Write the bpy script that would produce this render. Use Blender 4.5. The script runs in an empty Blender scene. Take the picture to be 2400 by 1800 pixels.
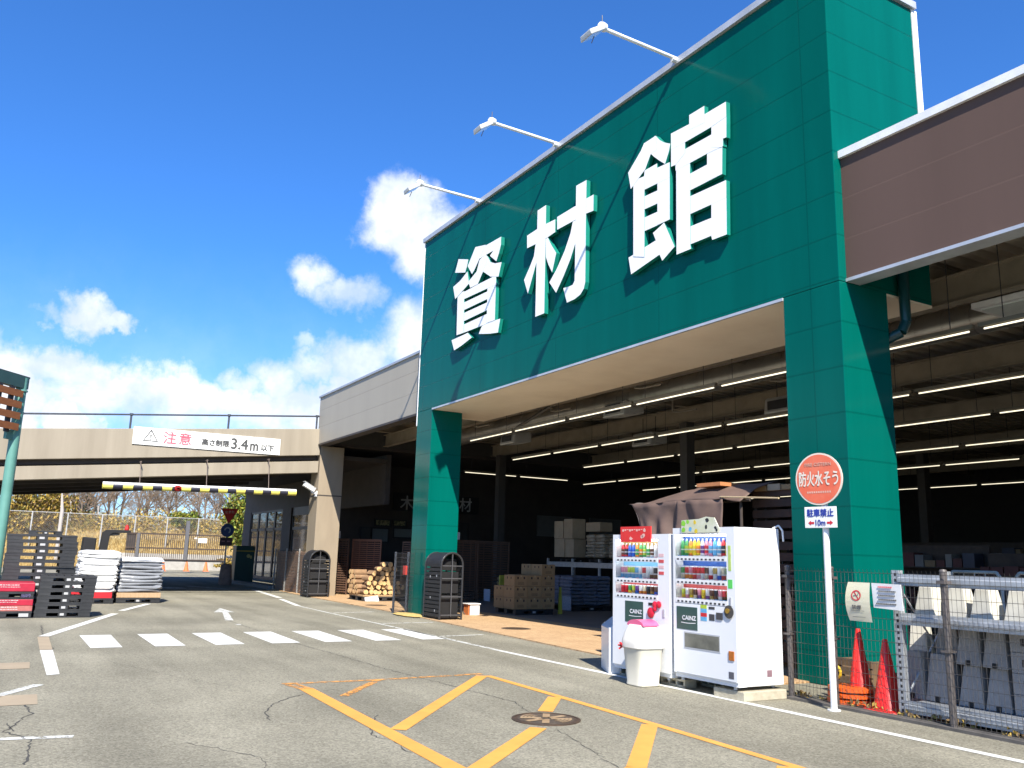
import bpy, bmesh, math, random
from mathutils import Vector, Matrix, noise
scene = bpy.context.scene
C = scene.collection
R = math.radians
rnd = random.Random(7)

# ------------------------------------------------------------------ camera
cam_d = bpy.data.cameras.new('camera')
cam = bpy.data.objects.new('camera', cam_d); C.objects.link(cam)
cam_d.sensor_width = 36; cam_d.lens = 30.234; cam_d.clip_start = .05; cam_d.clip_end = 3000
_p, _r, _y = .19958, .026874, 1.044917
_d = Vector((-math.sin(_y)*math.cos(_p), math.cos(_y)*math.cos(_p), math.sin(_p)))
_rt = Vector((math.cos(_y), math.sin(_y), 0)); _u = _rt.cross(_d)
_r2 = _rt*math.cos(_r) + _u*math.sin(_r); _u2 = -_rt*math.sin(_r) + _u*math.cos(_r)
cam.matrix_world = Matrix(((_r2.x, _u2.x, -_d.x, 0), (_r2.y, _u2.y, -_d.y, 0), (_r2.z, _u2.z, -_d.z, 1.52), (0, 0, 0, 1)))
scene.camera = cam
scene.view_settings.view_transform = 'Standard'
scene.view_settings.look = 'None'
scene.view_settings.gamma = 1
scene.view_settings.exposure = 1.05

# ------------------------------------------------------------------ sun and sky
SUN = Vector((.67, -.25, .70)).normalized()
sd = bpy.data.lights.new('sun', 'SUN'); sd.energy = 5.0; sd.angle = R(.5); sd.color = (1, .94, .83)
so = bpy.data.objects.new('sun', sd); C.objects.link(so)
so.rotation_euler = SUN.to_track_quat('Z', 'Y').to_euler()

W = bpy.data.worlds.new('World'); scene.world = W; W.use_nodes = True
nt = W.node_tree; N = nt.nodes; K = nt.links
for n in list(N): N.remove(n)
out = N.new('ShaderNodeOutputWorld'); bg = N.new('ShaderNodeBackground'); bg.inputs[1].default_value = .10
K.new(bg.outputs[0], out.inputs[0])
sky = N.new('ShaderNodeTexSky'); sky.sky_type = 'NISHITA'; sky.sun_disc = False
sky.sun_elevation = math.asin(SUN.z); sky.sun_rotation = math.atan2(SUN.x, SUN.y)
sky.air_density = 1.0; sky.dust_density = .3; sky.ozone_density = 2.2
def wn(t, **kw):
    n = N.new(t)
    for k, v in kw.items(): setattr(n, k, v)
    return n
def vmath(op, a, b=None, s=None):
    n = wn('ShaderNodeVectorMath', operation=op)
    for i, x in enumerate((a, b)):
        if x is None: continue
        if isinstance(x, (tuple, Vector)): n.inputs[i].default_value = x
        else: K.new(x, n.inputs[i])
    if s is not None: n.inputs['Scale'].default_value = s
    return n.outputs['Value'] if op in ('DISTANCE', 'LENGTH', 'DOT_PRODUCT') else n.outputs[0]
def smath(op, a, b=0., clamp=False):
    n = wn('ShaderNodeMath', operation=op); n.use_clamp = clamp
    for i, x in enumerate((a, b)):
        if isinstance(x, (int, float)): n.inputs[i].default_value = x
        else: K.new(x, n.inputs[i])
    return n.outputs[0]
def mrange(v, a, b, c=0., d=1.):
    n = wn('ShaderNodeMapRange', interpolation_type='SMOOTHSTEP')
    K.new(v, n.inputs[0])
    for i, x in enumerate((a, b, c, d)): n.inputs[i+1].default_value = x
    return n.outputs[0]
def wnoise(vec, scale, detail=8, rough=.6):
    n = wn('ShaderNodeTexNoise'); n.inputs['Scale'].default_value = scale; n.inputs['Detail'].default_value = detail
    n.inputs['Roughness'].default_value = rough; K.new(vec, n.inputs['Vector']); return n
tc = wn('ShaderNodeTexCoord'); D = tc.outputs['Generated']
nz = wnoise(D, 9, 10, .62)
warp = vmath('SCALE', vmath('SUBTRACT', nz.outputs['Color'], (.5, .5, .5)), s=.10)
nz2 = wnoise(D, 34, 6, .6)
warp2 = vmath('SCALE', vmath('SUBTRACT', nz2.outputs['Color'], (.5, .5, .5)), s=.035)
DW = vmath('ADD', vmath('ADD', D, warp), warp2)
DWS = vmath('ADD', vmath('ADD', D, vmath('SCALE', vmath('SUBTRACT', nz.outputs['Color'], (.5, .5, .5)), s=.055)), warp2)
def blob(c, r, sz=1.0, soft=.45, gain=1., src=None):
    a = vmath('MULTIPLY', src or DW, (1, 1, sz)); cc = (c[0], c[1], c[2]*sz)
    return smath('MULTIPLY', mrange(vmath('DISTANCE', a, cc), r, r*soft), gain)
blobs = [blob((-.858, .348, .374), .056, .95, .6, 1., DWS), blob((-.852, .380, .350), .056, 1, .6, 1., DWS), blob((-.845, .405, .34), .05, 1, .6, 1., DWS), blob((-.862, .333, .388), .036, 1, .3), blob((-.848, .402, .328), .04, 1, .4), blob((-.868, .325, .362), .035, 1.1, .2),
         blob((-.911, .268, .306), .038, 1.3, .2, .8), blob((-.905, .30, .292), .042, 1.6, .2, .7), blob((-.902, .322, .284), .03, 1.3, .1, .5),
         blob((-.971, .052, .238), .044, 1.35, .4, .95), blob((-.970, .082, .230), .034, 1.7, .4, .9), blob((-.972, .02, .226), .03, 2.2, .1, .6),
         blob((-.897, .395, .238), .07, 1.0, .3, .95), blob((-.92, .33, .215), .06, 1.3, .3, .85), blob((-.93, .285, .235), .03, 2, .1, .5),
         blob((-.945, .25, .186), .05, 1.2, .25, .9), blob((-.932, .285, .203), .045, 1.2, .2, .85), blob((-.955, .205, .178), .04, 1.5, .2, .8), blob((-.991, -.005, .142), .05, 1.1, .55), blob((-.991, .042, .122), .036, 1.2, .5), blob((-.99, .07, .118), .026, 1.4, .5, .8)]
m = blobs[0]
for b in blobs[1:]: m = smath('MAXIMUM', m, b)
sep = wn('ShaderNodeSeparateXYZ'); K.new(DW, sep.inputs[0])
st = vmath('MULTIPLY', D, (3., 3., 13.))
nb = wnoise(st, 1.6, 9, .62).outputs['Fac']
lump = wnoise(vmath('MULTIPLY', D, (1, 1, .6)), 7.5, 7, .6).outputs['Fac']
zz = smath('SUBTRACT', sep.outputs['Z'], smath('MULTIPLY', smath('SUBTRACT', lump, .5), .16))
sepD = wn('ShaderNodeSeparateXYZ'); K.new(D, sepD.inputs[0])
front = mrange(sepD.outputs['X'], -.45, -.75)
band = smath('MULTIPLY', mrange(zz, .197, .168), mrange(sep.outputs['Z'], .105, .155, .28, 1.))
bank = smath('MULTIPLY', smath('MULTIPLY', band, mrange(nb, .28, .52, .45, 1.)), front)
m = smath('MAXIMUM', m, smath('MULTIPLY', bank, .93))
hz = smath('MULTIPLY', mrange(sep.outputs['Z'], .33, .0), .36)
m = smath('MAXIMUM', m, hz)
shade = wnoise(D, 14, 6, .6).outputs['Fac']
cl = wn('ShaderNodeMix', data_type='RGBA'); K.new(mrange(shade, .35, .65), cl.inputs[0])
cl.inputs[6].default_value = (4.0, 4.5, 5.4, 1); cl.inputs[7].default_value = (6.1, 6.2, 6.4, 1)
tint = wn('ShaderNodeMix', data_type='RGBA', blend_type='MULTIPLY'); tint.inputs[0].default_value = 1
K.new(sky.outputs[0], tint.inputs[6]); tint.inputs[7].default_value = (.30, .67, 1.16, 1)
mx = wn('ShaderNodeMix', data_type='RGBA'); K.new(m, mx.inputs[0]); K.new(tint.outputs[2], mx.inputs[6]); K.new(cl.outputs[2], mx.inputs[7])
K.new(mx.outputs[2], bg.inputs[0])

# ------------------------------------------------------------------ materials
def hexl(h):
    h = h.lstrip('#'); o = []
    for i in (0, 2, 4):
        c = int(h[i:i+2], 16)/255
        o.append(c/12.92 if c <= .04045 else ((c+.055)/1.055)**2.4)
    return tuple(o)
MATS = {}
def mat(name, col, rough=.6, col2=None, scale=4., bump=0., bscale=None, spec=.5, metal=0., detail=6, stretch=None, contrast=(.35, .65), coat=0.):
    if isinstance(col, str): col = hexl(col)
    if isinstance(col2, str): col2 = hexl(col2)
    if name in MATS: return MATS[name]
    mt = bpy.data.materials.new(name); mt.use_nodes = True; MATS[name] = mt
    t = mt.node_tree; b = t.nodes['Principled BSDF']
    b.inputs['Roughness'].default_value = rough; b.inputs['Metallic'].default_value = metal
    b.inputs['Specular IOR Level'].default_value = spec; b.inputs['Coat Weight'].default_value = coat
    if col2 is None: col2 = tuple(c*.86 for c in col)
    co = t.nodes.new('ShaderNodeTexCoord'); src = co.outputs['Object']
    if stretch:
        mp = t.nodes.new('ShaderNodeMapping'); mp.inputs['Scale'].default_value = stretch
        t.links.new(src, mp.inputs[0]); src = mp.outputs[0]
    n = t.nodes.new('ShaderNodeTexNoise'); n.inputs['Scale'].default_value = scale; n.inputs['Detail'].default_value = detail
    n.inputs['Roughness'].default_value = .6
    t.links.new(src, n.inputs['Vector'])
    mr = t.nodes.new('ShaderNodeMapRange'); mr.inputs[1].default_value, mr.inputs[2].default_value = contrast
    t.links.new(n.outputs['Fac'], mr.inputs[0])
    mxx = t.nodes.new('ShaderNodeMix'); mxx.data_type = 'RGBA'
    mxx.inputs[6].default_value = (*col, 1); mxx.inputs[7].default_value = (*col2, 1)
    t.links.new(mr.outputs[0], mxx.inputs[0]); t.links.new(mxx.outputs[2], b.inputs['Base Color'])
    if bump:
        n2 = t.nodes.new('ShaderNodeTexNoise'); n2.inputs['Scale'].default_value = bscale or scale*4; n2.inputs['Detail'].default_value = 5
        t.links.new(src, n2.inputs['Vector'])
        bp = t.nodes.new('ShaderNodeBump'); bp.inputs['Strength'].default_value = bump; bp.inputs['Distance'].default_value = .02
        t.links.new(n2.outputs['Fac'], bp.inputs['Height']); t.links.new(bp.outputs[0], b.inputs['Normal'])
    return mt
def emit(name, col, s):
    mt = bpy.data.materials.new(name); mt.use_nodes = True
    b = mt.node_tree.nodes['Principled BSDF']; b.inputs['Base Color'].default_value = (.8, .8, .8, 1)
    b.inputs['Emission Color'].default_value = (*col, 1); b.inputs['Emission Strength'].default_value = s
    MATS[name] = mt; return mt
def panel_mat(name, col, rough, pitch, phase, vx=None, seam=.72, coatw=0., streak=.16):
    """cladding: flat panels with shallow horizontal joints (and vertical ones every vx metres)"""
    mt = mat(name, col, rough, tuple(c*(1-streak) for c in (hexl(col) if isinstance(col, str) else col)), 1.6, stretch=(1, 1, .10), coat=coatw)
    t = mt.node_tree; b = t.nodes['Principled BSDF']; b.inputs['Specular IOR Level'].default_value = .09
    ge = t.nodes.new('ShaderNodeNewGeometry'); sp = t.nodes.new('ShaderNodeSeparateXYZ'); t.links.new(ge.outputs['Position'], sp.inputs[0])
    def ma(op, a, bb=0.):
        n = t.nodes.new('ShaderNodeMath'); n.operation = op
        for i, x in enumerate((a, bb)):
            if isinstance(x, (int, float)): n.inputs[i].default_value = x
            else: t.links.new(x, n.inputs[i])
        return n.outputs[0]
    def joint(axis, p, ph, w):
        q = ma('DIVIDE', ma('SUBTRACT', sp.outputs[axis], ph), p); fr = ma('FRACT', q)
        dd = ma('MULTIPLY', ma('MINIMUM', fr, ma('SUBTRACT', 1., fr)), p)
        return ma('LESS_THAN', dd, w)
    j = joint('Z', pitch, phase, .012)
    if vx: j = ma('MAXIMUM', j, joint('X', vx[0], vx[1], .011))
    old = b.inputs['Base Color'].links[0].from_socket
    mm = t.nodes.new('ShaderNodeMix'); mm.data_type = 'RGBA'; mm.blend_type = 'MULTIPLY'
    t.links.new(j, mm.inputs[0]); t.links.new(old, mm.inputs[6]); mm.inputs[7].default_value = (seam, seam, seam, 1)
    t.links.new(mm.outputs[2], b.inputs['Base Color'])
    bp = t.nodes.new('ShaderNodeBump'); bp.inputs['Strength'].default_value = .6; bp.inputs['Distance'].default_value = .01; bp.invert = True
    nn = t.nodes.new('ShaderNodeTexNoise'); nn.inputs['Scale'].default_value = .7; t.links.new(ge.outputs['Position'], nn.inputs['Vector'])
    t.links.new(ma('ADD', j, ma('MULTIPLY', nn.outputs['Fac'], .35)), bp.inputs['Height']); t.links.new(bp.outputs[0], b.inputs['Normal'])
    return mt

# ------------------------------------------------------------------ mesh helpers
def root_loc(o):
    v = Vector((0, 0, 0))
    while o: v += o.location; o = o.parent
    return v
class MB:
    def __init__(s): s.v = []; s.f = []; s.m = []; s.X = None
    def add(s, vs, fs, m=0):
        b = len(s.v)
        s.v += [s.X @ Vector(p) if s.X else Vector(p) for p in vs]
        s.f += [tuple(i+b for i in f) for f in fs]; s.m += [m]*len(fs) if isinstance(m, int) else list(m)
        return s
    def poly(s, pts, m=0): return s.add(pts, [tuple(range(len(pts)))], m)
    def box(s, x0, x1, y0, y1, z0, z1, m=0):
        v = [(x, y, z) for x in (x0, x1) for y in (y0, y1) for z in (z0, z1)]
        return s.add(v, [(0, 1, 3, 2), (4, 6, 7, 5), (0, 4, 5, 1), (2, 3, 7, 6), (0, 2, 6, 4), (1, 5, 7, 3)], m)
    def prism(s, pts, ax, a, b, m=0, cap=None):
        """pts 2-D; ax 'x': (y,z)  'y': (x,z)  'z': (x,y)"""
        def P(p, t): return {'x': (t, p[0], p[1]), 'y': (p[0], t, p[1]), 'z': (p[0], p[1], t)}[ax]
        n = len(pts); v = [P(p, a) for p in pts]+[P(p, b) for p in pts]
        fs = [tuple(range(n)), tuple(range(2*n-1, n-1, -1))]+[(i, (i+1) % n, n+(i+1) % n, n+i) for i in range(n)]
        return s.add(v, fs, [m if cap is None else cap]*2+[m]*n)
    def hexa(s, bot, top, m=0):
        """bot, top: 4 points each, same order"""
        return s.add(list(bot)+list(top), [(3, 2, 1, 0), (4, 5, 6, 7), (0, 1, 5, 4), (1, 2, 6, 5), (2, 3, 7, 6), (3, 0, 4, 7)], m)
    def tube(s, p, q, r, n=8, m=0, r2=None, caps=True):
        p = Vector(p); q = Vector(q); d = (q-p)
        if d.length < 1e-6: return s
        d.normalize(); a = d.orthogonal().normalized(); b = d.cross(a); r2 = r if r2 is None else r2
        v = []
        for c, rr in ((p, r), (q, r2)):
            for i in range(n):
                t = 2*math.pi*i/n+math.pi/n; v.append(c+(a*math.cos(t)+b*math.sin(t))*rr)
        fs = [(i, (i+1) % n, n+(i+1) % n, n+i) for i in range(n)]
        if caps: fs += [tuple(range(n-1, -1, -1)), tuple(range(n, 2*n))]
        return s.add(v, fs, m)
    def path(s, pts, r, n=6, m=0):
        for a, b in zip(pts, pts[1:]): s.tube(a, b, r, n, m)
        return s
    def lathe(s, prof, n=16, c=(0, 0, 0), m=0, sq=1., ax='z'):
        """prof [(r,z)] or [(r,z,m)] ; sq<1 gives a squarish section"""
        v = []; fs = []; ms = []
        for pr in prof:
            for i in range(n):
                t = 2*math.pi*(i+.5)/n; cx, sx = math.cos(t), math.sin(t)
                if sq != 1: cx = math.copysign(abs(cx)**sq, cx); sx = math.copysign(abs(sx)**sq, sx)
                p = (pr[0]*cx, pr[0]*sx, pr[1])
                if ax == 'y': p = (p[0], p[2], p[1])
                if ax == 'x': p = (p[2], p[0], p[1])
                v.append((c[0]+p[0], c[1]+p[1], c[2]+p[2]))
        for k in range(len(prof)-1):
            for i in range(n):
                fs.append((k*n+i, k*n+(i+1) % n, (k+1)*n+(i+1) % n, (k+1)*n+i)); ms.append(prof[k+1][2] if len(prof[k+1]) > 2 else m)
        fs += [tuple(range(n-1, -1, -1)), tuple(range((len(prof)-1)*n, len(prof)*n))]; ms += [prof[0][2] if len(prof[0]) > 2 else m, prof[-1][2] if len(prof[-1]) > 2 else m]
        return s.add(v, fs, ms)
    def build(s, name, mats, parent=None, smooth=False, bevel=0., shift=True, recalc=True, seg=2):
        me = bpy.data.meshes.new(name)
        off = root_loc(parent) if (parent and shift) else Vector((0, 0, 0))
        me.from_pydata([tuple(p-off) for p in s.v], [], s.f)
        for m in (mats if isinstance(mats, (list, tuple)) else [mats]): me.materials.append(m)
        me.polygons.foreach_set('material_index', s.m)
        if recalc:
            bm = bmesh.new(); bm.from_mesh(me); bmesh.ops.recalc_face_normals(bm, faces=bm.faces); bm.to_mesh(me); bm.free()
        if smooth:
            me.polygons.foreach_set('use_smooth', [True]*len(me.polygons)); me.set_sharp_from_angle(angle=R(38))
        me.update()
        o = bpy.data.objects.new(name, me); C.objects.link(o)
        if parent: o.parent = parent
        if bevel:
            md = o.modifiers.new('edge', 'BEVEL'); md.width = bevel; md.segments = seg; md.limit_method = 'ANGLE'
        return o
def tag(o, label=None, cat=None, group=None, kind=None):
    if label: o['label'] = label
    if cat: o['category'] = cat
    if group: o['group'] = group
    if kind: o['kind'] = kind
    return o
def thing(name, label, cat, loc=(0, 0, 0), rz=0, group=None):
    o = bpy.data.objects.new(name, None); C.objects.link(o); o.empty_display_size = .2
    o.location = loc; o.rotation_euler = (0, 0, rz)
    return tag(o, label, cat, group)
def struct(name, mb, mats, **kw): return tag(mb.build(name, mats, **kw), kind='structure')
def dup(root, loc, rz=None, label=None, group=None, parent=None):
    c = root.copy(); C.objects.link(c)
    if parent is not None: c.parent = parent
    else:
        c.location = loc
        if rz is not None: c.rotation_euler = (0, 0, rz)
        if label: c['label'] = label
        if group: c['group'] = group
    for ch in list(root.children): dup(ch, None, parent=c)
    return c
ORD = 'zeroth first second third fourth fifth sixth seventh eighth ninth tenth eleventh twelfth thirteenth fourteenth fifteenth sixteenth seventeenth eighteenth nineteenth twentieth'.split()
def text(body, size, o, right, up, m, name, parent=None, bold=0., width=None, lift=.003, height=None):
    """lettering as a flat mesh centred on o, reading along right"""
    cu = bpy.data.curves.new(name, 'FONT'); cu.body = body; cu.size = 1
    tmp = bpy.data.objects.new('tmp', cu); C.objects.link(tmp)
    me0 = bpy.data.meshes.new_from_object(tmp.evaluated_get(bpy.context.evaluated_depsgraph_get()))
    bpy.data.objects.remove(tmp); bpy.data.curves.remove(cu)
    vs = [v.co.copy() for v in me0.vertices]; fs = [tuple(p.vertices) for p in me0.polygons]; bpy.data.meshes.remove(me0)
    x0, x1 = min(v.x for v in vs), max(v.x for v in vs); y0, y1 = min(v.y for v in vs), max(v.y for v in vs)
    sx = sy = size
    if width: sx = width/(x1-x0); sy = sx if not height else height/(y1-y0)
    elif height: sx = sy = height/(y1-y0)
    right = Vector(right).normalized(); up = Vector(up).normalized(); nn = right.cross(up)
    mb = MB(); o = Vector(o)
    offs = [(0, 0)] if not bold else [(0, 0), (bold, 0), (-bold, 0), (0, bold), (0, -bold)]
    for i, (a, b) in enumerate(offs):
        mb.add([o+right*((v.x-(x0+x1)/2)*sx+a)+up*((v.y-(y0+y1)/2)*sy+b)+nn*(lift+.0006*i) for v in vs], fs)
    return mb.build(name, m, parent, recalc=False)
def leaves(mb, c, rad, n, size, rng, m=0, shell=.35, nm=1):
    for _ in range(n):
        while True:
            p = Vector((rng.uniform(-1, 1), rng.uniform(-1, 1), rng.uniform(-1, 1)))
            if shell < p.length < 1: break
        q = Vector((c[0]+p.x*rad[0], c[1]+p.y*rad[1], c[2]+p.z*rad[2]))
        a = Vector((rng.gauss(0, 1), rng.gauss(0, 1), rng.gauss(0, 1))).normalized(); b = a.orthogonal().normalized(); s = size*rng.uniform(.6, 1.3)
        mb.add([q-a*s, q-b*s*.5, q+a*s, q+b*s*.5], [(0, 1, 2, 3)], m+rng.randrange(nm))

# ------------------------------------------------------------------ ground
GREEN = (.0004, .104, .083)
def asphalt_mat():
    mt = mat('asphalt', (.272, .254, .196), .95, (.20, .187, .143), 60, bump=.5, bscale=160, spec=.12, detail=10, contrast=(.3, .7))
    t = mt.node_tree; b = t.nodes['Principled BSDF']; old = b.inputs['Base Color'].links[0].from_socket
    co = t.nodes.new('ShaderNodeTexCoord')
    n = t.nodes.new('ShaderNodeTexNoise'); n.inputs['Scale'].default_value = .45; n.inputs['Detail'].default_value = 7; t.links.new(co.outputs['Object'], n.inputs['Vector'])
    mp = t.nodes.new('ShaderNodeMapping'); mp.inputs['Scale'].default_value = (.12, 1.1, 1); t.links.new(co.outputs['Object'], mp.inputs[0])
    n3 = t.nodes.new('ShaderNodeTexNoise'); n3.inputs['Scale'].default_value = 1.2; n3.inputs['Detail'].default_value = 6; t.links.new(mp.outputs[0], n3.inputs['Vector'])
    vo = t.nodes.new('ShaderNodeTexVoronoi'); vo.inputs['Scale'].default_value = 62; t.links.new(co.outputs['Object'], vo.inputs['Vector'])
    def mul(src, fac_sock, a, bb, lo, hi):
        r = t.nodes.new('ShaderNodeMapRange'); r.inputs[1].default_value = a; r.inputs[2].default_value = bb; r.inputs[3].default_value = lo; r.inputs[4].default_value = hi
        t.links.new(fac_sock, r.inputs[0])
        x = t.nodes.new('ShaderNodeVectorMath'); x.operation = 'SCALE'; t.links.new(src, x.inputs[0]); t.links.new(r.outputs[0], x.inputs['Scale']); return x.outputs[0]
    s = mul(old, n.outputs['Fac'], .35, .65, .82, 1.1); s = mul(s, n3.outputs['Fac'], .38, .62, .85, 1.08); s = mul(s, vo.outputs['Color'], 0., 1., .62, 1.38)
    t.links.new(s, b.inputs['Base Color']); return mt
ASPH = asphalt_mat()
struct('ground', MB().poly([(-69, -140, 0), (60, -140, 0), (60, 60, 0), (-69, 60, 0)]), ASPH)
def brick_mat():
    mt = mat('paving', (.52, .35, .19), .85, (.44, .285, .15), 1.5, bump=.2, bscale=40)
    t = mt.node_tree; b = t.nodes['Principled BSDF']; old = b.inputs['Base Color'].links[0].from_socket
    co = t.nodes.new('ShaderNodeTexCoord'); br = t.nodes.new('ShaderNodeTexBrick'); br.inputs['Scale'].default_value = 5
    br.inputs['Color1'].default_value = (1, 1, 1, 1); br.inputs['Color2'].default_value = (.82, .8, .78, 1); br.inputs['Mortar'].default_value = (.55, .5, .45, 1)
    br.inputs['Mortar Size'].default_value = .012
    t.links.new(co.outputs['Object'], br.inputs['Vector'])
    x = t.nodes.new('ShaderNodeMix'); x.data_type = 'RGBA'; x.blend_type = 'MULTIPLY'; x.inputs[0].default_value = 1
    t.links.new(old, x.inputs[6]); t.links.new(br.outputs['Color'], x.inputs[7]); t.links.new(x.outputs[2], b.inputs['Base Color']); return mt
PAVE = brick_mat()
struct('pavement', MB().prism([(-36.2, 9.86), (-30.6, 9.55), (-22, 9.38), (-13.3, 8.75), (-8.3, 8.42), (-8.3, 11.9), (-36.2, 11.9)], 'z', -.05, .022), PAVE)
CONC = mat('floor_concrete', (.17, .155, .135), .6, (.13, .12, .105), 1.2, bump=.05)
struct('floor', MB().prism([(-36.0, 11.92), (-8.28, 11.92), (-8.28, 9.9), (8, 9.9), (8, 40), (-36.0, 40)], 'z', -.05, .02), CONC)

# ---- painted markings (4 mm sheets)
def paint(name, col, wear=.42, soft=.06, dirt=.85, sc=9.):
    """paint worn through to the asphalt in patches"""
    mt = mat(name, col, .75, tuple(c*dirt for c in (hexl(col) if isinstance(col, str) else col)), 2.5, bump=.15, bscale=120)
    t = mt.node_tree; b = t.nodes['Principled BSDF']
    co = t.nodes.new('ShaderNodeTexCoord'); n = t.nodes.new('ShaderNodeTexNoise'); n.inputs['Scale'].default_value = sc; n.inputs['Detail'].default_value = 10; n.inputs['Roughness'].default_value = .75
    t.links.new(co.outputs['Object'], n.inputs['Vector'])
    r = t.nodes.new('ShaderNodeMapRange'); r.inputs[1].default_value = wear-soft; r.inputs[2].default_value = wear; t.links.new(n.outputs['Fac'], r.inputs[0])
    t.links.new(r.outputs[0], b.inputs['Alpha']); return mt
WP = paint('white_paint', (.62, .62, .58), .36); WPW = paint('worn_white_paint', (.56, .56, .52), .49, .08)
OP = paint('orange_paint', (.66, .30, .055), .33); OPW = paint('worn_orange_paint', (.60, .27, .06), .53, .1); TAN = paint('tan_paint', (.34, .27, .18), .3)
ZP = .004
def strip(mb, pts, w, z=ZP, m=0):
    for (a, b) in zip(pts, pts[1:]):
        a = Vector((a[0], a[1], z)); b = Vector((b[0], b[1], z)); n = (b-a).normalized().cross(Vector((0, 0, 1)))*w/2
        k = max(1, int((b-a).length/.5))
        for i in range(k):
            p = a.lerp(b, i/k); q = a.lerp(b, (i+1)/k); mb.add([p-n, q-n, q+n, p+n], [(0, 1, 2, 3)], m)
    return mb
mb = MB()
for k in range(7):
    y = 1.41+.937*k; x0, x1 = -17.18-.012*k, -15.04; mb.poly([(x0, y, ZP), (x1, y-.02*k*.5, ZP), (x1, y+.45, ZP), (x0, y+.5+.01*k, ZP)])
struct('crosswalk_marking', mb, WP)
mb = strip(MB(), [(-12.9, 7.42), (-10.2, 7.41), (4, 7.42)], .11)
struct('road_marking', mb, WP)
mb = strip(MB(), [(-15.5, 7.5), (-12.9, 7.42)], .10); strip(mb, [(-25.1, 7.68), (-22.65, 7.62), (-15.6, 7.5)], .08); strip(mb, [(-18.7, 7.66), (-18.8, 8.95)], .1); strip(mb, [(-22.2, 7.72), (-22.5, 8.98)], .1)
strip(mb, [(-15.54, 7.58), (-15.68, 8.6)], .1); strip(mb, [(-10.3, .0), (-11.3, .58)], .12); strip(mb, [(-8.3, -3), (-8.3, .2), (-8.2, .72)], .1)
struct('road_marking', mb, WPW)
mb = strip(MB(), [(-35.6, 9.02), (-29.6, 8.38)], .2); strip(mb, [(-28.9, 8.21), (-25.2, 7.69)], .16)
strip(mb, [(-17.15, .86), (-22.6, 2.55)], .17); strip(mb, [(-23.6, 2.8), (-26.4, 3.8)], .16); mb.poly([(-14.9, .72, ZP), (-12.06, .69, ZP), (-12.12, .83, ZP), (-14.9, .89, ZP)])
struct('road_marking', mb, WP)
mb = MB().poly([(-17.05, .76, ZP), (-14.95, .72, ZP), (-14.95, .89, ZP), (-17.05, .93, ZP)]); mb.poly([(-13.5, -1.8, ZP), (-12.8, -1.8, ZP), (-12.78, .53, ZP), (-13.45, .55, ZP)]); mb.poly([(-10.63, -1.8, ZP), (-9.95, -1.8, ZP), (-9.94, .52, ZP), (-10.59, .54, ZP)])
struct('road_marking', mb, TAN)
mb = MB().poly([(-24.4, 5.32, ZP), (-22.79, 4.83, ZP), (-22.76, 5.03, ZP), (-20.2, 4.54, ZP), (-20.1, 4.7, ZP), (-22.76, 5.17, ZP), (-22.74, 5.32, ZP)]); mb.poly([(-19.1, 4.5, ZP), (-18.9, 4.5, ZP), (-18.9, 4.6, ZP), (-19.1, 4.6, ZP)])
mb.poly([(-37.5, 5.6, ZP), (-36.6, 5.6, ZP), (-36.4, 6.6, ZP), (-37.3, 6.6, ZP)]); strip(mb, [(-39, 7.1), (-36.2, 8.1)], .2)
struct('arrow_marking', mb, WPW)
mb = strip(MB(), [(-10.05, 3.22), (-6.0, 3.08), (-3, 2.98)], .165); strip(mb, [(-10.3, 5.73), (-8.49, 5.665), (-6.8, 5.6), (-4.9, 5.5), (-3, 5.43)], .10)
strip(mb, [(-10.32, 5.66), (-7.45, 3.25)], .155, ZP+.001); strip(mb, [(-8.5, 5.6), (-7.75, 4.99)], .155, ZP+.001); strip(mb, [(-7.05, 4.47), (-5.85, 3.16)], .155, ZP+.001)
strip(mb, [(-6.78, 5.55), (-5.45, 4.33), (-4.6, 3.1)], .155, ZP+.001); strip(mb, [(-5.0, 5.44), (-3.6, 3.9)], .155, ZP+.001)
struct('hatch_marking', mb, OP)
mb = strip(MB(), [(-10.47, 3.1), (-10.42, 4.2), (-10.5, 5.75)], .09); strip(mb, [(-10.4, 4.24), (-9.37, 3.43)], .1, ZP+.001); strip(mb, [(-10.5, 3.14), (-10.0, 3.21)], .16, ZP+.0015)
struct('hatch_marking', mb, OPW)
# cracks in the asphalt
CR = mat('crack', (.055, .052, .046), .95)
mb = MB()
def crack(pts, w, seed):
    g = random.Random(seed); fine = []
    for a, b in zip(pts, pts[1:]):
        L = math.dist(a, b); k = max(2, int(L/.06))
        for i in range(k): t = i/k; fine.append((a[0]+(b[0]-a[0])*t+g.gauss(0, .012), a[1]+(b[1]-a[1])*t+g.gauss(0, .012)))
    fine.append(pts[-1])
    pv = None
    for a, b in zip(fine, fine[1:]):
        ww = w*g.uniform(.2, .75); d = Vector((b[0]-a[0], b[1]-a[1], 0)); n = Vector((-d.y, d.x, 0)).normalized()*ww/2
        A = Vector((*a, .0026)); B = Vector((*b, .0026)); pv = pv or (A-n, A+n); mb.add([pv[0], B-n, B+n, pv[1]], [(0, 1, 2, 3)]); pv = (B-n, B+n)
crack([(-9.6, 3.0), (-9.2, 2.62), (-8.75, 2.42), (-8.3, 2.35)], .028, 1); crack([(-9.9, 3.5), (-9.6, 3.0)], .016, 2); crack([(-8.2, 3.35), (-7.75, 3.1), (-7.2, 2.95), (-7.1, 3.05), (-6.6, 3.0)], .026, 3)
crack([(-20.4, 4.6), (-16, 4.55), (-14.5, 4.6), (-11.2, 4.75), (-8.4, 5.0), (-7.3, 4.7)], .022, 4); crack([(-6.9, 4.6), (-5.5, 4.2), (-4.2, 4.3)], .018, 5); crack([(-10.5, .4), (-9.4, .45), (-8.6, .22), (-8.2, .42), (-7.3, .35)], .03, 6)
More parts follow.
